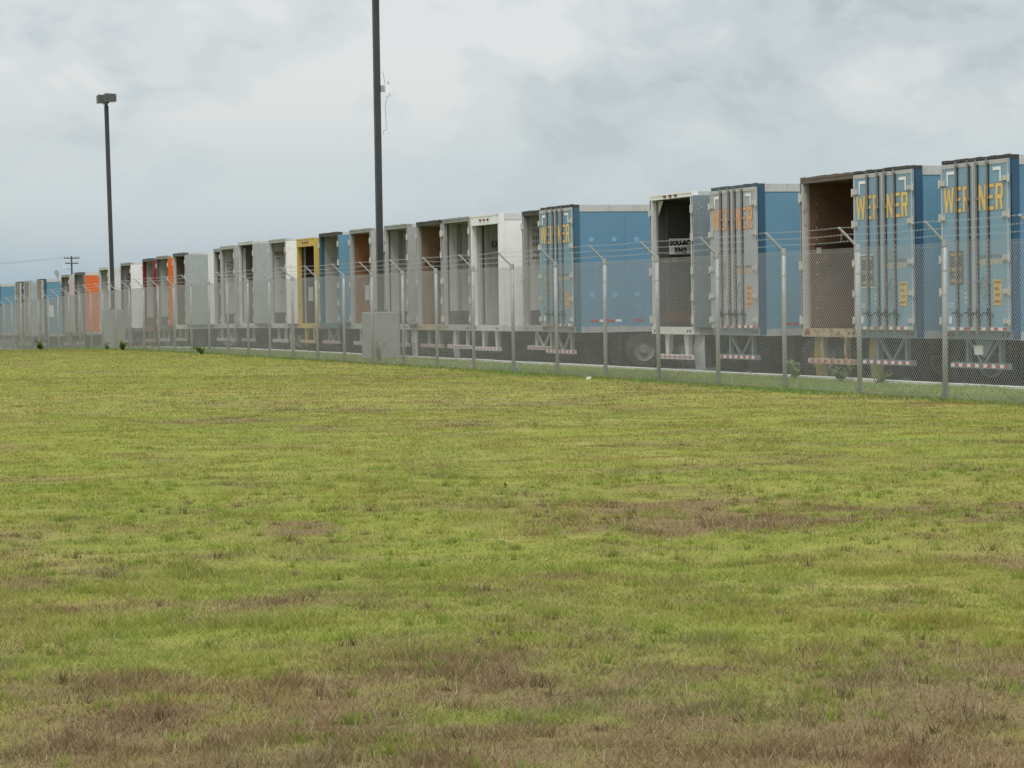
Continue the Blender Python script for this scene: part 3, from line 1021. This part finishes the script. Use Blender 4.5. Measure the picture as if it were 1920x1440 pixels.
# 12
t12 = trailer(87.4, 'open trailer with orange-brown plywood behind the tall dark pole', OFFGREY, frame=paint((0.36, 0.36, 0.36), .5, .5), header=MIDGREY, liner=plywood((0.30, 0.135, 0.062), .3), brace='post', door_in=OFFGREY,
              bumper=paint((0.45, 0.45, 0.44), .5, .4))
BX('paper_placard', PAPER, t12, .48, .65, 1.195, 1.2115, 1.92, 2.42)
# 13
t13 = trailer(91.5, 'open blue trailer with plain grey inside next to the yellow one', BLUE, frame=TEALDARK, header=BLACKTRIM, liner=paint((0.38, 0.38, 0.375), .6, .3), brace='v', door_in=BLUE, bumper=MIDGREY,
              bands=((.62, .66, 1.5, 4.1, MIDGREY, 'side_post'),))
# 14
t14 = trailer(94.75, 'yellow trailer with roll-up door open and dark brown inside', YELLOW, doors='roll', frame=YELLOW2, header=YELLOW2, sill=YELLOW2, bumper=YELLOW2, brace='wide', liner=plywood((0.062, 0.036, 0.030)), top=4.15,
              rail=YELLOW, lowrail=YELLOW)
BX('paper_placard', PAPER, t14, .38, .56, 1.19, 1.2112, 1.95, 2.45)
# 15
t15 = trailer(99.05, 'open white sided trailer with the number 9893 inside', WHITE, frame=paint((0.44, 0.44, 0.435), .5, .4), header=OFFGREY, liner=LINERLIGHT, kick=DARKGREY, brace='post', bumper=WHITE2, door_in=WHITE, flap={-1: BONE})
text_on('stencilled_number', '9893', .24, paint((0.16, 0.05, 0.05), .6, .2), t15, (.18, 1.209, 3.68), (1, 0, 0), (0, 0, 1), .72, .004)
BX('black_mark', BLACKINK, t15, .26, .42, 1.2085, 1.211, 3.55, 3.585)
BX('grey_scrawl', MIDGREY, t15, .28, .42, 1.2085, 1.211, 3.15, 3.17)
BX('grey_scrawl', MIDGREY, t15, .36, .48, 1.2085, 1.211, 2.28, 2.33)
# 16
t16 = trailer(104.3, 'open trailer with grey-green door folded back and tan lower lining', OFFGREY, frame=paint((0.55, 0.55, 0.53), .5, .4), header=WHITE2, liner=paint((0.13, 0.14, 0.13), .6, .3), door_in=GREYGREEN, brace='post', top=4.32,
              bumper=paint((0.33, 0.33, 0.32), .5, .5), bands=((.17, .28, 1.15, 4.1, WHITE2, 'side_post'), (.30, 3, 1.5, 2.95, plywood((0.24, 0.16, 0.09)), 'lower_lining'), (.30, 3, 2.5, 2.62, plywood((0.22, 0.07, 0.05)), 'red_batten')))
for c in t16.children:
    if c.name.startswith('red_batten'):
        c.location.y = -.006
# 17
t17 = trailer(107.65, 'open grey trailer with faint scrawl, right of a white swung door', OFFGREY, frame=paint((0.45, 0.45, 0.44), .5, .4), header=OFFGREY, liner=LINERLIGHT, kick=DARKGREY, brace='v', door_in=OFFGREY, bumper=paint((0.33, 0.33, 0.32), .5, .5))
q = MB()
for k in range(26):
    xx, z = .24 + (k % 6) * .07 + random.random() * .03, 3.6 - (k // 6) * .14
    q.box(xx, xx + random.uniform(.03, .08), 1.2085, 1.211, z, z + random.uniform(.02, .06))
tag(q.build('faint_scrawl', GREYINK, t17), kind='stuff')
# 18
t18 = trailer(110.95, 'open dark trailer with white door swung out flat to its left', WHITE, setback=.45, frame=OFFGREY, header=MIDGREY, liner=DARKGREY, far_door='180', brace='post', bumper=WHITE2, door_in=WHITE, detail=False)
# 19
t19 = trailer(117.3, 'open grey sided trailer with brown inside, left of white swung door', GREYGREEN, frame=paint((0.50, 0.50, 0.48), .5, .4), header=DARKGREY, liner=plywood((0.16, 0.10, 0.075)), brace='wide', bumper=paint((0.33, 0.33, 0.32), .5, .5),
              door_in=GREYGREEN, detail=False)
# 20
t20 = trailer(121.1, 'open orange trailer beside the dark red one', ORANGE, frame=DARKGREY, header=MIDGREY, liner=LINERGREY, kick=DARKGREY, brace='post', door_in=ORANGE, bumper=paint((0.45, 0.45, 0.44), .5, .4), detail=False)
# 21
t21 = trailer(124.5, 'open dark red trailer with pale grey inside', RED, frame=RED, header=DARKGREY, liner=LINERGREY, kick=DARKGREY, brace='post', door_in=OFFGREY, bumper=paint((0.38, 0.24, 0.23), .5, .4), detail=False, near_door=False)
# 22
t22 = trailer(130.2, 'open white trailer with bright white side and scribbled grey inside', WHITE, frame=DARKGREY, header=MIDGREY, liner=paint((0.36, 0.36, 0.355), .6, .3), brace='post', door_in=WHITE, bumper=OFFGREY, detail=False)
q = MB()
for k in range(14):
    xx, z = .22 + (k % 3) * .12 + random.random() * .05, 3.7 - (k // 3) * .22
    q.box(xx, xx + random.uniform(.05, .15), 1.2085, 1.211, z, z + random.uniform(.03, .07))
tag(q.build('faint_scrawl', BLACKINK, t22), kind='stuff')
# 23
t23 = trailer(136.3, 'open pale grey trailer behind the shorter looking left lamp pole', WHITE2, frame=WHITE2, header=WHITE2, liner=LINERGREY, brace='post', door_in=WHITE2, bumper=OFFGREY, detail=False)
# 24
t24 = trailer(144.0, 'bright orange sided trailer near the left end of the row', ORANGE, frame=DARKGREY, header=DARKGREY, liner=LINERGREY, brace='post', near_door=False, bumper=OFFGREY, detail=False, rail=paint((0.55, 0.5, 0.46), .5, .3))
# 25
t25 = trailer(148.4, 'open pinkish grey trailer next to the bright orange sided one', paint((0.44, 0.39, 0.38), .5, .3), frame=DARKGREY, header=MIDGREY, liner=LINERGREY, brace='post', door_in=paint((0.44, 0.39, 0.38), .5, .3), bumper=OFFGREY, detail=False)
# 26..29 far blue ones
FARDOOR = paint((0.40, 0.36, 0.31), .5, .3)
FARDOOR2 = paint((0.38, 0.37, 0.355), .5, .3)
t26 = trailer(157.3, 'blue sided closed trailer with tan doors under the far utility pole', BLUE, doors='closed', doorface=FARDOOR, frame=BLACKTRIM, post_side=NAVY, header=BLACKTRIM, detail=False)
BX('paper_placard', PAPER, t26, .26, .52, -1.296, -1.2905, 2.1, 2.75)
t27 = trailer(162.3, 'pale grey closed trailer between two blue ones at the far left', paint((0.30, 0.36, 0.40), .5, .3), doors='closed', doorface=FARDOOR2, frame=OFFGREY, header=OFFGREY, detail=False)
BX('paper_placard', PAPER, t27, .35, .55, -1.296, -1.2905, 2.1, 2.7)
t28 = trailer(166.0, 'blue closed trailer with grey doors, second from the left edge', BLUE2, doors='closed', doorface=FARDOOR2, frame=BLACKTRIM, post_side=NAVY, header=BLACKTRIM, detail=False)
t29 = trailer(176.6, 'blue trailer showing only its side, cut off by the left edge', BLUE, doors='closed', doorface=FARDOOR2, frame=BLACKTRIM, post_side=NAVY, header=BLACKTRIM, detail=False)

# ================================================================ chain-link fence
XF, PY0, BAY, HF = 19.81, 37.995, 3.048, 2.46
fence = empty('chain_link_fence', (XF, PY0, 0), 'long galvanised chain-link fence topped with three strands of barbed wire', 'fence')
N0, N1 = -4, 47
post_me = MB().tube((0, 0, -.25), (0, 0, HF + .03), .0415, 12).mesh('post', True)
post_me.materials.append(GALV)
arm_me = MB().tube((0, 0, HF + .005), (-.34, 0, HF + .335), .021, 8).tube((0, 0, HF - .05), (0, 0, HF + .06), .05, 10).mesh('barb_arm')
arm_me.materials.append(GALV)
tie = MB()
for k in range(7):
    tie.tube((0, 0, .12 + k * .38), (0, 0, .135 + k * .38), .046, 8)
tie_me = tie.mesh('wire_tie')
tie_me.materials.append(GALV)


def wire(p, q, r, V, Fc):
    p, q = np.array(p), np.array(q)
    d = q - p
    a = np.array([1.0, 0, 0])
    c = np.cross(d, a)
    c /= np.linalg.norm(c)
    b0 = len(V)
    for e in (p, q):
        V.append(tuple(e + a * r))
        V.append(tuple(e - .5 * a * r + .87 * c * r))
        V.append(tuple(e - .5 * a * r - .87 * c * r))
    for i in range(3):
        j = (i + 1) % 3
        Fc.append((b0 + i, b0 + j, b0 + 3 + j, b0 + 3 + i))


V, Fc = [], []
NP = 42
step = BAY / NP
Z0, Z1, WR = .03, HF, .0027
H = Z1 - Z0
for sgn in (1, -1):
    k0 = -int(H / step) - 1
    for k in range(k0, NP + 1 - k0):
        c = k * step + step * .25
        # y = c + sgn * t, z = Z0 + t
        tmin, tmax = 0.0, H
        lo, hi = (-c, BAY - c) if sgn > 0 else (c - BAY, c)
        tmin, tmax = max(tmin, lo), min(tmax, hi)
        if tmax - tmin < .01:
            continue
        x = .0022 * sgn
        wire((x, c + sgn * tmin, Z0 + tmin), (x, c + sgn * tmax, Z0 + tmax), WR, V, Fc)
mesh_me = bpy.data.meshes.new('wire_mesh')
mesh_me.from_pydata(V, [], Fc)
MESHWIRE = paint((0.40, 0.405, 0.40), .5, .15, 0, .2, fade=.15, key='mesh')
mesh_me.materials.append(MESHWIRE)
V, Fc = [], []
wire((.004, 0, 0), (.004, BAY, 0), .0026, V, Fc)
ten_me = bpy.data.meshes.new('tension_wire')
ten_me.from_pydata(V, [], Fc)
ten_me.materials.append(MESHWIRE)
ARMPTS = [(-.335, HF + .335), (-.225, HF + .225), (-.115, HF + .115)]
barb_mes = []
for (ax, az) in ARMPTS:
    V, Fc = [], []
    sag = .018
    pts = [(ax, BAY * i / 6, az - sag * (1 - (i / 3 - 1) ** 2)) for i in range(7)]
    for a, b_ in zip(pts[:-1], pts[1:]):
        wire(a, b_, .0028, V, Fc)
    for i in range(24):
        y0 = (i + .5) * BAY / 24
        z0 = az - sag * (1 - (y0 / BAY * 2 - 1) ** 2)
        wire((ax, y0 - .012, z0 - .018), (ax, y0 + .012, z0 + .018), .0016, V, Fc)
        wire((ax - .012, y0 + .010, z0 - .014), (ax + .012, y0 - .010, z0 + .014), .0016, V, Fc)
    me = bpy.data.meshes.new('barbed_wire')
    me.from_pydata(V, [], Fc)
    me.materials.append(MESHWIRE)
    barb_mes.append(me)
for i in range(N0, N1 + 1):
    ly, z = i * BAY, gz(PY0 + i * BAY)
    rr = random.Random(i * 7)
    p = share('post', post_me, fence, (0, ly, z), (rr.uniform(-.006, .006), rr.uniform(-.006, .006), 0))
    share('barb_arm', arm_me, p)
    tag(share('wire_tie', tie_me, p), kind='stuff')
    if i < N1:
        dz = gz(PY0 + (i + 1) * BAY) - z
        rx = math.atan2(dz, BAY)
        w = tag(share('wire_mesh', mesh_me, fence, (-.044, ly, z), (rx, 0, 0)), kind='stuff')
        share('tension_wire', ten_me, w, (0, 0, HF - .06))
        share('tension_wire', ten_me, w, (0, 0, .06))
        for me in barb_mes:
            tag(share('barbed_wire', me, fence, (0, ly, z + rr.uniform(-.006, .006)), (rx, 0, 0)), kind='stuff')

# ================================================================ lamp poles on concrete bases
def lamp_pole(x, y, label, basel, base_top, pole_top, lean=0.0):
    z = gz(y)
    b = empty('concrete_base', (x, y, z), basel, 'pedestal', 'concrete bases of the lamp poles')
    a, ch = .475, .035
    q = MB()
    pts = [(-a + ch, -a), (a - ch, -a), (a, -a + ch), (a, a - ch), (a - ch, a), (-a + ch, a), (-a, a - ch), (-a, -a + ch)]
    q.poly([(px, py, -.4) for px, py in pts], (0, 0, base_top - .02 + .4))
    q.build('concrete_block', CONCRETE, b)
    q = MB()
    q.poly([(px * .97, py * .97, base_top - .0195) for px, py in pts], (0, 0, .02))
    q.build('top_edge', paint((0.46, 0.455, 0.44), .85, .3), b)
    t = empty('lamp_pole', (x, y, z + base_top + .001), label, 'lamp pole', 'dark lamp poles behind the fence')
    t.rotation_euler = (0, lean, 0)
    h = pole_top - base_top
    s = .088
    q = MB()
    q.poly([(-s, -s, .03), (s, -s, .03), (s, s, .03), (-s, s, .03)], (0, 0, h))
    q.build('pole_shaft', BRONZE, t)
    q = MB().box(-.17, .17, -.17, .17, 0, .03)
    for sx in (-1, 1):
        for sy in (-1, 1):
            q.tube((sx * .13, sy * .13, .031), (sx * .13, sy * .13, .09), .018, 6)
    q.build('base_plate', BRONZE, t)
    q = MB().box(-.06, .06, -.055, .055, h + .03, h + .11)
    q.box(-.05, .05, -.5, .5, h + .111, h + .17)
    q.build('head_bracket', BRONZE, t)
    for x0, x1, y0, y1 in ((-.15, .36, -.66, -.14), (-.33, .12, .14, .66)):
        hb = MB()
        hb.poly([(x0, y0, h + .18), (x1, y0, h + .18), (x1, y0, h + .52), (x0 + .03, y0, h + .56), (x0, y0, h + .53)], (0, y1 - y0, 0))
        hd = hb.build('lamp_head', paint((0.075, 0.078, 0.078), .45, .12), t)
        BX('lens', flat('lamp_glass', (0.35, 0.35, 0.33), .3), hd, x0 + .04, x1 - .04, y0 + .04, y1 - .04, h + .172, h + .1795)
    return t, h


p1, h1 = lamp_pole(21.9, 78.1, 'tall dark square lamp pole carrying a white radio box, top out of frame', 'large grey concrete block under the tall central pole', 1.40, 11.2)
p2, h2 = lamp_pole(21.9, 123.6, 'dark lamp pole with box lamp heads at the top left', 'grey concrete block under the left lamp pole', 1.78, 11.1, lean=-.014)
ra = empty('radio_antenna', (21.9 + .1, 78.1 - .1, 7.95), 'small white radio box with dangling cable clamped to the tall pole', 'antenna')
BX('clamp', paint((0.3, 0.3, 0.3), .5, .2), ra, -.010, .10, -.03, .03, .02, .22)
bx = MB().poly([(.10, -.12, .0), (.28, -.10, .04), (.28, -.10, .22), (.10, -.12, .21)], (0, .08, 0)).build('white_box', flat('white_plastic', (0.78, 0.78, 0.77), .4), ra)
MB().tube((.2, -.08, .245), (.2, -.08, .33), .012, 6).tube((.1, -.08, .25), (.04, -.08, .62), .006, 5).build('whip', DARKSTEEL, bx)
q = MB()
cp = [(.22, -.08, -.02), (.26, -.08, -.10), (.16, -.08, -.10), (.10, -.06, -.4), (.12, -.05, -.8), (.13, -.05, -1.1), (.04, -.05, -1.13), (.02, -.04, -1.25)]
for a, b_ in zip(cp[:-1], cp[1:]):
    q.tube(a, b_, .011, 6)
q.build('cable', flat('grey_cable', (0.35, 0.35, 0.34), .6), ra)
jb = empty('junction_box', (21.9 + .089, 78.1, 3.2), 'little grey junction box on the right flank of the tall pole', 'box')
BX('housing', GALV, jb, .0, .13, -.09, .07, 0, .22)
BX('conduit', GALV, jb, .03, .06, -.02, .01, -1.6, -.001)

# ================================================================ far utility pole and floodlight
up = empty('utility_pole', (72.0, 444.2, -.85), 'distant wooden utility pole with two crossarms above the blue trailers', 'utility pole')
WOOD = plywood((0.10, 0.085, 0.075))
PW = WOOD
MB().tube((0, 0, 0), (0, 0, 11.15), .19, 10, .13).build('pole_shaft', PW, up)
for z, hw in ((10.75, 1.35), (9.9, 1.15)):
    ca = MB().poly([(-hw * .95, -.3, z - .07), (hw * .95, .1, z - .07), (hw * .95, .1, z + .09), (-hw * .95, -.3, z + .09)], (.03, -.12, 0)).build('crossarm', PW, up)
    q = MB()
    for k in (-1, -.55, .55, 1):
        q.tube((k * hw * .9, -.15 + k * .18, z + .091), (k * hw * .9, -.15 + k * .18, z + .26), .06, 6)
    q.build('insulator', DARKSTEEL, ca)
la = MB().tube((0, 0, 8.7), (-.9, -.2, 9.25), .04, 6).build('lamp_arm', GALV, up)
MB().tube((-.85, -.2, 9.2), (-1.5, -.3, 9.30), .11, 8, .06).build('lamp_head', PAPER, la)
q = MB()
for k in (-1, 1):
    pts = [(k * 1.1 - 60 * i / 10, 0 + 5 * i / 10, 11.0 - 1.6 * (1 - (i / 5 - 1) ** 2)) for i in range(11)]
    for a, b_ in zip(pts[:-1], pts[1:]):
        q.tube(a, b_, .012, 4)
q.build('power_line', DARKSTEEL, up)
fp = empty('floodlight_post', (69.7, 444.5, -.85), 'distant pale floodlight on a short post left of the utility pole', 'floodlight')
MB().tube((0, 0, 0), (0, 0, 7.9), .11, 8).build('post', GALV, fp)
MB().poly([(-.45, -.2, 8.1), (.15, -.2, 7.7), (.3, -.2, 8.4), (-.25, -.2, 8.95), (-.5, -.2, 8.7)], (0, .35, 0)).build('lamp_head', paint((0.33, 0.36, 0.33), .6, .3), fp)

# ================================================================ grass
GRASS_M, n, l, b = nmat('grass_blades')
ac = n.new('ShaderNodeAttribute')
ac.attribute_name = 'Col'
l.new(ac.outputs['Color'], b.inputs['Base Color'])
b.inputs['Roughness'].default_value = .75
b.inputs['Specular IOR Level'].default_value = .2
tr = n.new('ShaderNodeBsdfTranslucent')
l.new(ac.outputs['Color'], tr.inputs['Color'])
mx = n.new('ShaderNodeMixShader')
mx.inputs['Fac'].default_value = .42
l.new(b.outputs[0], mx.inputs[1])
l.new(tr.outputs[0], mx.inputs[2])
l.new(mx.outputs[0], n['Material Output'].inputs['Surface'])
rg = np.random.RandomState(5)


def blades(px, py, hgt, wid, lean, col, zoff=0.0):
    N = len(px)
    pz = lawn_z(px, py) - .004 + zoff
    az = rg.rand(N) * 2 * np.pi
    la = rg.rand(N) * 2 * np.pi
    dx, dy = np.cos(az) * wid * .5, np.sin(az) * wid * .5
    lx, ly = np.cos(la) * lean, np.sin(la) * lean
    v = np.empty((N, 3, 3), np.float32)
    v[:, 0] = np.stack([px - dx, py - dy, pz], -1)
    v[:, 1] = np.stack([px + dx, py + dy, pz], -1)
    v[:, 2] = np.stack([px + lx, py + ly, pz + hgt], -1)
    c = np.ones((N, 3, 4), np.float32)
    c[:, :, :3] = np.clip(col, 0, .9)[:, None, :]
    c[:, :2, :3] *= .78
    return v.reshape(-1, 3), c.reshape(-1, 4)


def sample(r0, r1, dens, half):
    """scatter over the part of the field between two distances from the viewpoint"""
    area = half * (r1 * r1 - r0 * r0)
    N = int(area * dens)
    r = np.sqrt(rg.rand(N) * (r1 * r1 - r0 * r0) + r0 * r0)
    a = YAW + (rg.rand(N) * 2 - 1) * half
    return r * np.sin(a), r * np.cos(a)


VV, CC = [], []
for r0, r1, dens, wid, hm in ((7.5, 10, 6500, .0034, 1.1), (10, 13, 5600, .0038, 1.1), (13, 17, 4000, .0046, 1.05), (17, 22, 2300, .0062, 1.0), (22, 30, 1500, .008, 1.0),
                              (30, 42, 800, .011, 1.05), (42, 65, 380, .016, 1.1), (65, 175, 110, .026, 1.15)):
    half = math.radians(15.5 if r0 < 20 else 13.5)
    x, y = sample(r0, r1, dens, half)
    k = x < 22.9
    x, y = x[k], y[k]
    d, s = dry_map(x, y), straw_map(x, y)
    r = rg.rand(len(x))
    tuft = fbm(x * 2.6, y * 2.6, 3, 51)
    k = rg.rand(len(x)) < np.clip(1.25 - .55 * d + (tuft - .5), .25, 1)       # thinner where dead
    x, y, d, s, r, tuft = x[k], y[k], d[k], s[k], r[k], tuft[k]
    beyond = x > 19.9
    cl = fbm(x * 5.5, y * 5.5, 3, 57)
    h = (.010 + .022 * rg.rand(len(x)) + .045 * np.clip(tuft - .52, 0, 1) * 2) * (.45 + 1.3 * np.clip((cl - .25) * 1.8, 0, 1)) * hm * (1 - .15 * d) * (1.0 if r0 < 17 else .75)
    tall = rg.rand(len(x)) < .015
    h = np.where(tall, h * 2.2, h)
    h = np.where(beyond, h * 1.9, h)
    nearf = np.abs(x - XF) < .3 + .25 * rg.rand(len(x))
    h = np.where(nearf, h * (1.4 + 1.8 * rg.rand(len(x))), h)
    s = np.where(beyond, s * .3, s)
    dd = np.where(rg.rand(len(x)) < np.clip(d * 1.7 - .3, .03, .96), .9, d * .2)    # a blade is alive or dead
    dd = np.where(beyond | nearf, dd * .35, dd)
    col = ground_colour(dd, s, r)
    hue = (fbm(x * .8, y * .8, 3, 61) - .5)
    col = col * (1 + np.stack([hue * -.35, hue * .25, hue * .0], -1))
    dk = np.clip(.72 + .6 * (cl - .2), .6, 1.15)
    dk = dk + (.95 - dk) * min(1, max(0, (r0 - 12) / 12))
    col = col * dk[:, None]
    col = np.where((beyond | nearf)[:, None], col * np.array([.82, 1.10, 1.15]), col)
    pale = rg.rand(len(x)) < .035
    col = np.where(pale[:, None], np.array([.46, .40, .24]), col)
    v, c = blades(x, y, h, wid * (.7 + .6 * rg.rand(len(x))) * np.where(nearf, 1.4, 1), h * (.35 + 1.2 * rg.rand(len(x))), col)
    VV.append(v)
    CC.append(c)
# dead stalks and clippings lying about in the worn ground nearby
x, y = sample(7.5, 24, 260, math.radians(15.5))
d = dry_map(x, y)
k = rg.rand(len(x)) < .15 + .85 * d
x, y, d = x[k], y[k], d[k]
r = rg.rand(len(x))
col = np.array([.36, .27, .15])[None] * (.45 + 1.0 * r[:, None])
v, c = blades(x, y, .006 + .05 * rg.rand(len(x)) ** 2, np.full(len(x), .005), .02 + .035 * rg.rand(len(x)), col, .008)
VV.append(v)
CC.append(c)
# separate tufts, fresh green or dead, standing out of the mown sward
for alive, dens, nb in ((True, 7.0, 34), (False, 5.0, 30)):
    cx, cy = sample(7.5, 26, dens, math.radians(15.5))
    d = dry_map(cx, cy)
    k = rg.rand(len(cx)) < (np.clip(1.1 - d * .8, .15, 1) if alive else np.clip(d * 1.5, .05, 1))
    cx, cy = cx[k], cy[k]
    sz = .35 + .9 * rg.rand(len(cx))
    n_ = len(cx)
    a = rg.rand(n_ * nb) * 2 * np.pi
    q_ = np.abs(rg.randn(n_ * nb)) * .030
    S = np.repeat(sz, nb)
    x = np.repeat(cx, nb) + np.cos(a) * q_ * S * 1.6
    y = np.repeat(cy, nb) + np.sin(a) * q_ * S * 1.6
    r = rg.rand(len(x))
    tone = np.repeat(.65 + .6 * rg.rand(n_), nb)
    if alive:
        col = (np.array([.19, .27, .04])[None] + r[:, None] * np.array([.10, .11, .02])[None]) * tone[:, None]
    else:
        col = (np.array([.085, .060, .032])[None] + r[:, None] * np.array([.22, .16, .085])[None]) * tone[:, None]
    h = (.025 + .05 * rg.rand(len(x))) * S
    v, c = blades(x, y, h, .0045 + .002 * r, h * (.2 + .7 * rg.rand(len(x))), col)
    VV.append(v)
    CC.append(c)
# pale upright stubble in the worn ground
x, y = sample(7.5, 20, 420, math.radians(15.5))
d = dry_map(x, y)
k = rg.rand(len(x)) < np.clip(d * 1.4 - .35, .02, .9)
x, y = x[k], y[k]
r = rg.rand(len(x))
pal = np.where((r < .3)[:, None], np.array([.52, .44, .30])[None], np.array([.30, .215, .115])[None])
v, c = blades(x, y, .018 + .045 * rg.rand(len(x)), .0035 + .003 * rg.rand(len(x)), .004 + .02 * rg.rand(len(x)), pal)
VV.append(v)
CC.append(c)
v, c = np.concatenate(VV), np.concatenate(CC)
me = np_mesh('grass', v, np.arange(len(v)).reshape(-1, 3), 3)
ca = me.color_attributes.new('Col', 'FLOAT_COLOR', 'POINT')
ca.data.foreach_set('color', c.ravel())
me.materials.append(GRASS_M)
tag(link(bpy.data.objects.new('grass', me)), 'short patchy green and brown mown grass of the field', 'grass', kind='stuff')
print('grass blades', len(v) // 3)


# ================================================================ weeds along the fence, litter
LEAF = [flat('weed_leaf', (0.12, 0.165, 0.034), .7), flat('weed_leaf', (0.10, 0.145, 0.03), .7), flat('weed_leaf', (0.14, 0.18, 0.036), .7)]
STEM = flat('weed_stem', (0.08, 0.10, 0.03), .7)
BLOOM = flat('orange_petal', (0.72, 0.20, 0.02), .6)
YBLOOM = flat('yellow_petal', (0.75, 0.48, 0.03), .6)


def weed(x, y, h, spread, label, leaves=60, bloom=None, leafsize=.07, cat='weed', z=None, fs=1.0):
    r = random.Random(int(x * 100 + y * 10))
    t = empty('weed_plant', (x, y, gz(y) if z is None else z), label, cat, 'weeds growing along the fence and kerb')
    st, lf, bl = MB(), MB(), MB()
    tips = []
    for k in range(5 + leaves // 20):
        a = r.random() * 6.28
        tip = Vector((math.cos(a) * spread * r.uniform(.2, 1), math.sin(a) * spread * r.uniform(.2, 1), h * r.uniform(.55, 1)))
        mid = Vector((tip.x * .35, tip.y * .35, tip.z * .55))
        st.tube((tip.x * .06, tip.y * .06, -.05), mid, .008, 5, .006).tube(mid, tip, .006, 5, .003)
        tips.append((mid, tip))
    for k in range(leaves):
        mid, tip = r.choice(tips)
        u = r.random()
        p = (mid * .3).lerp(mid, u * 2) if u < .5 else mid.lerp(tip, u * 2 - 1)
        d = Vector((r.gauss(0, 1), r.gauss(0, 1), r.gauss(.25, .5))).normalized()
        s = d.orthogonal().normalized()
        L = leafsize * r.uniform(.6, 1.4)
        w = L * .28
        b0 = len(lf.v)
        nrm = d.cross(s) * (.18 * L)
        lf.v += [tuple(p), tuple(p + d * L * .45 + s * w + nrm), tuple(p + d * L), tuple(p + d * L * .45 - s * w + nrm), tuple(p + d * L * .5 - nrm * .4)]
        lf.f += [(b0, b0 + 1, b0 + 4), (b0 + 1, b0 + 2, b0 + 4), (b0 + 2, b0 + 3, b0 + 4), (b0 + 3, b0, b0 + 4)]
    st.build('stem', STEM, t)
    lf.build('leaves', LEAF[r.randrange(3)], t)
    if bloom:
        for mid, tip in tips[:5 if fs > .5 else 1]:
            q = MB()
            for k in range(7):
                a = k * .9
                d = Vector((math.cos(a), math.sin(a), .35)) * .055 * fs
                e = Vector((-math.sin(a), math.cos(a), 0)) * .02 * fs
                b0 = len(q.v)
                q.v += [tuple(tip), tuple(tip + d * .6 + e), tuple(tip + d), tuple(tip + d * .6 - e)]
                q.f += [(b0, b0 + 1, b0 + 2, b0 + 3)]
            q.build('flower', bloom, t)
    return t


weed(19.25, 128.5, .48, .34, 'bushy green weed at the foot of the far left of the fence', 150, leafsize=.13)
weed(19.3, 107.0, .42, .28, 'bushy weed standing at the fence under the left concrete base', 120, leafsize=.12)
weed(19.3, 110.5, .36, .16, 'thin dark weed left of the bushy one near left concrete base', 50, leafsize=.09)
weed(19.35, 92.0, .34, .34, 'spreading weed at the fence below the grey sided open trailer', 90, leafsize=.1)
weed(20.4, 73.0, .62, .22, 'weed with orange flowers before the large concrete block', 90, BLOOM, .09)
weed(22.75, 50.1, .42, .3, 'tall yellowish weed on the kerb at the rusty trailer', 100, leafsize=.1)
weed(22.75, 48.0, .34, .4, 'wide leafy weed on the kerb below the second blue trailer', 110, leafsize=.1)
weed(22.8, 46.4, .26, .35, 'low weed on the kerb near the right end of the row', 80)
weed(7.55, 22.9, .035, .02, 'single small yellow flower out in the open field', 3, YBLOOM, .015, fs=.5)
lt = empty('litter', (19.2, 52.6, .0), 'small crumpled white scrap of litter in grass before the fence', 'litter')
q = MB()
r = random.Random(4)
ring = [[Vector((math.cos(a * 1.05) * .045 * r.uniform(.6, 1.2), math.sin(a * 1.05) * .05 * r.uniform(.6, 1.2), z)) for a in range(6)] for z in (.0, .04, .065)]
for rg_ in ring:
    q.v += [tuple(p * (1 if p.z < .06 else 1)) for p in rg_]
for k in range(2):
    for a in range(6):
        b2 = (a + 1) % 6
        q.f.append((k * 6 + a, k * 6 + b2, k * 6 + 6 + b2, k * 6 + 6 + a))
q.f.append(tuple(range(12, 18)))
q.build('scrap', PAPER, lt)
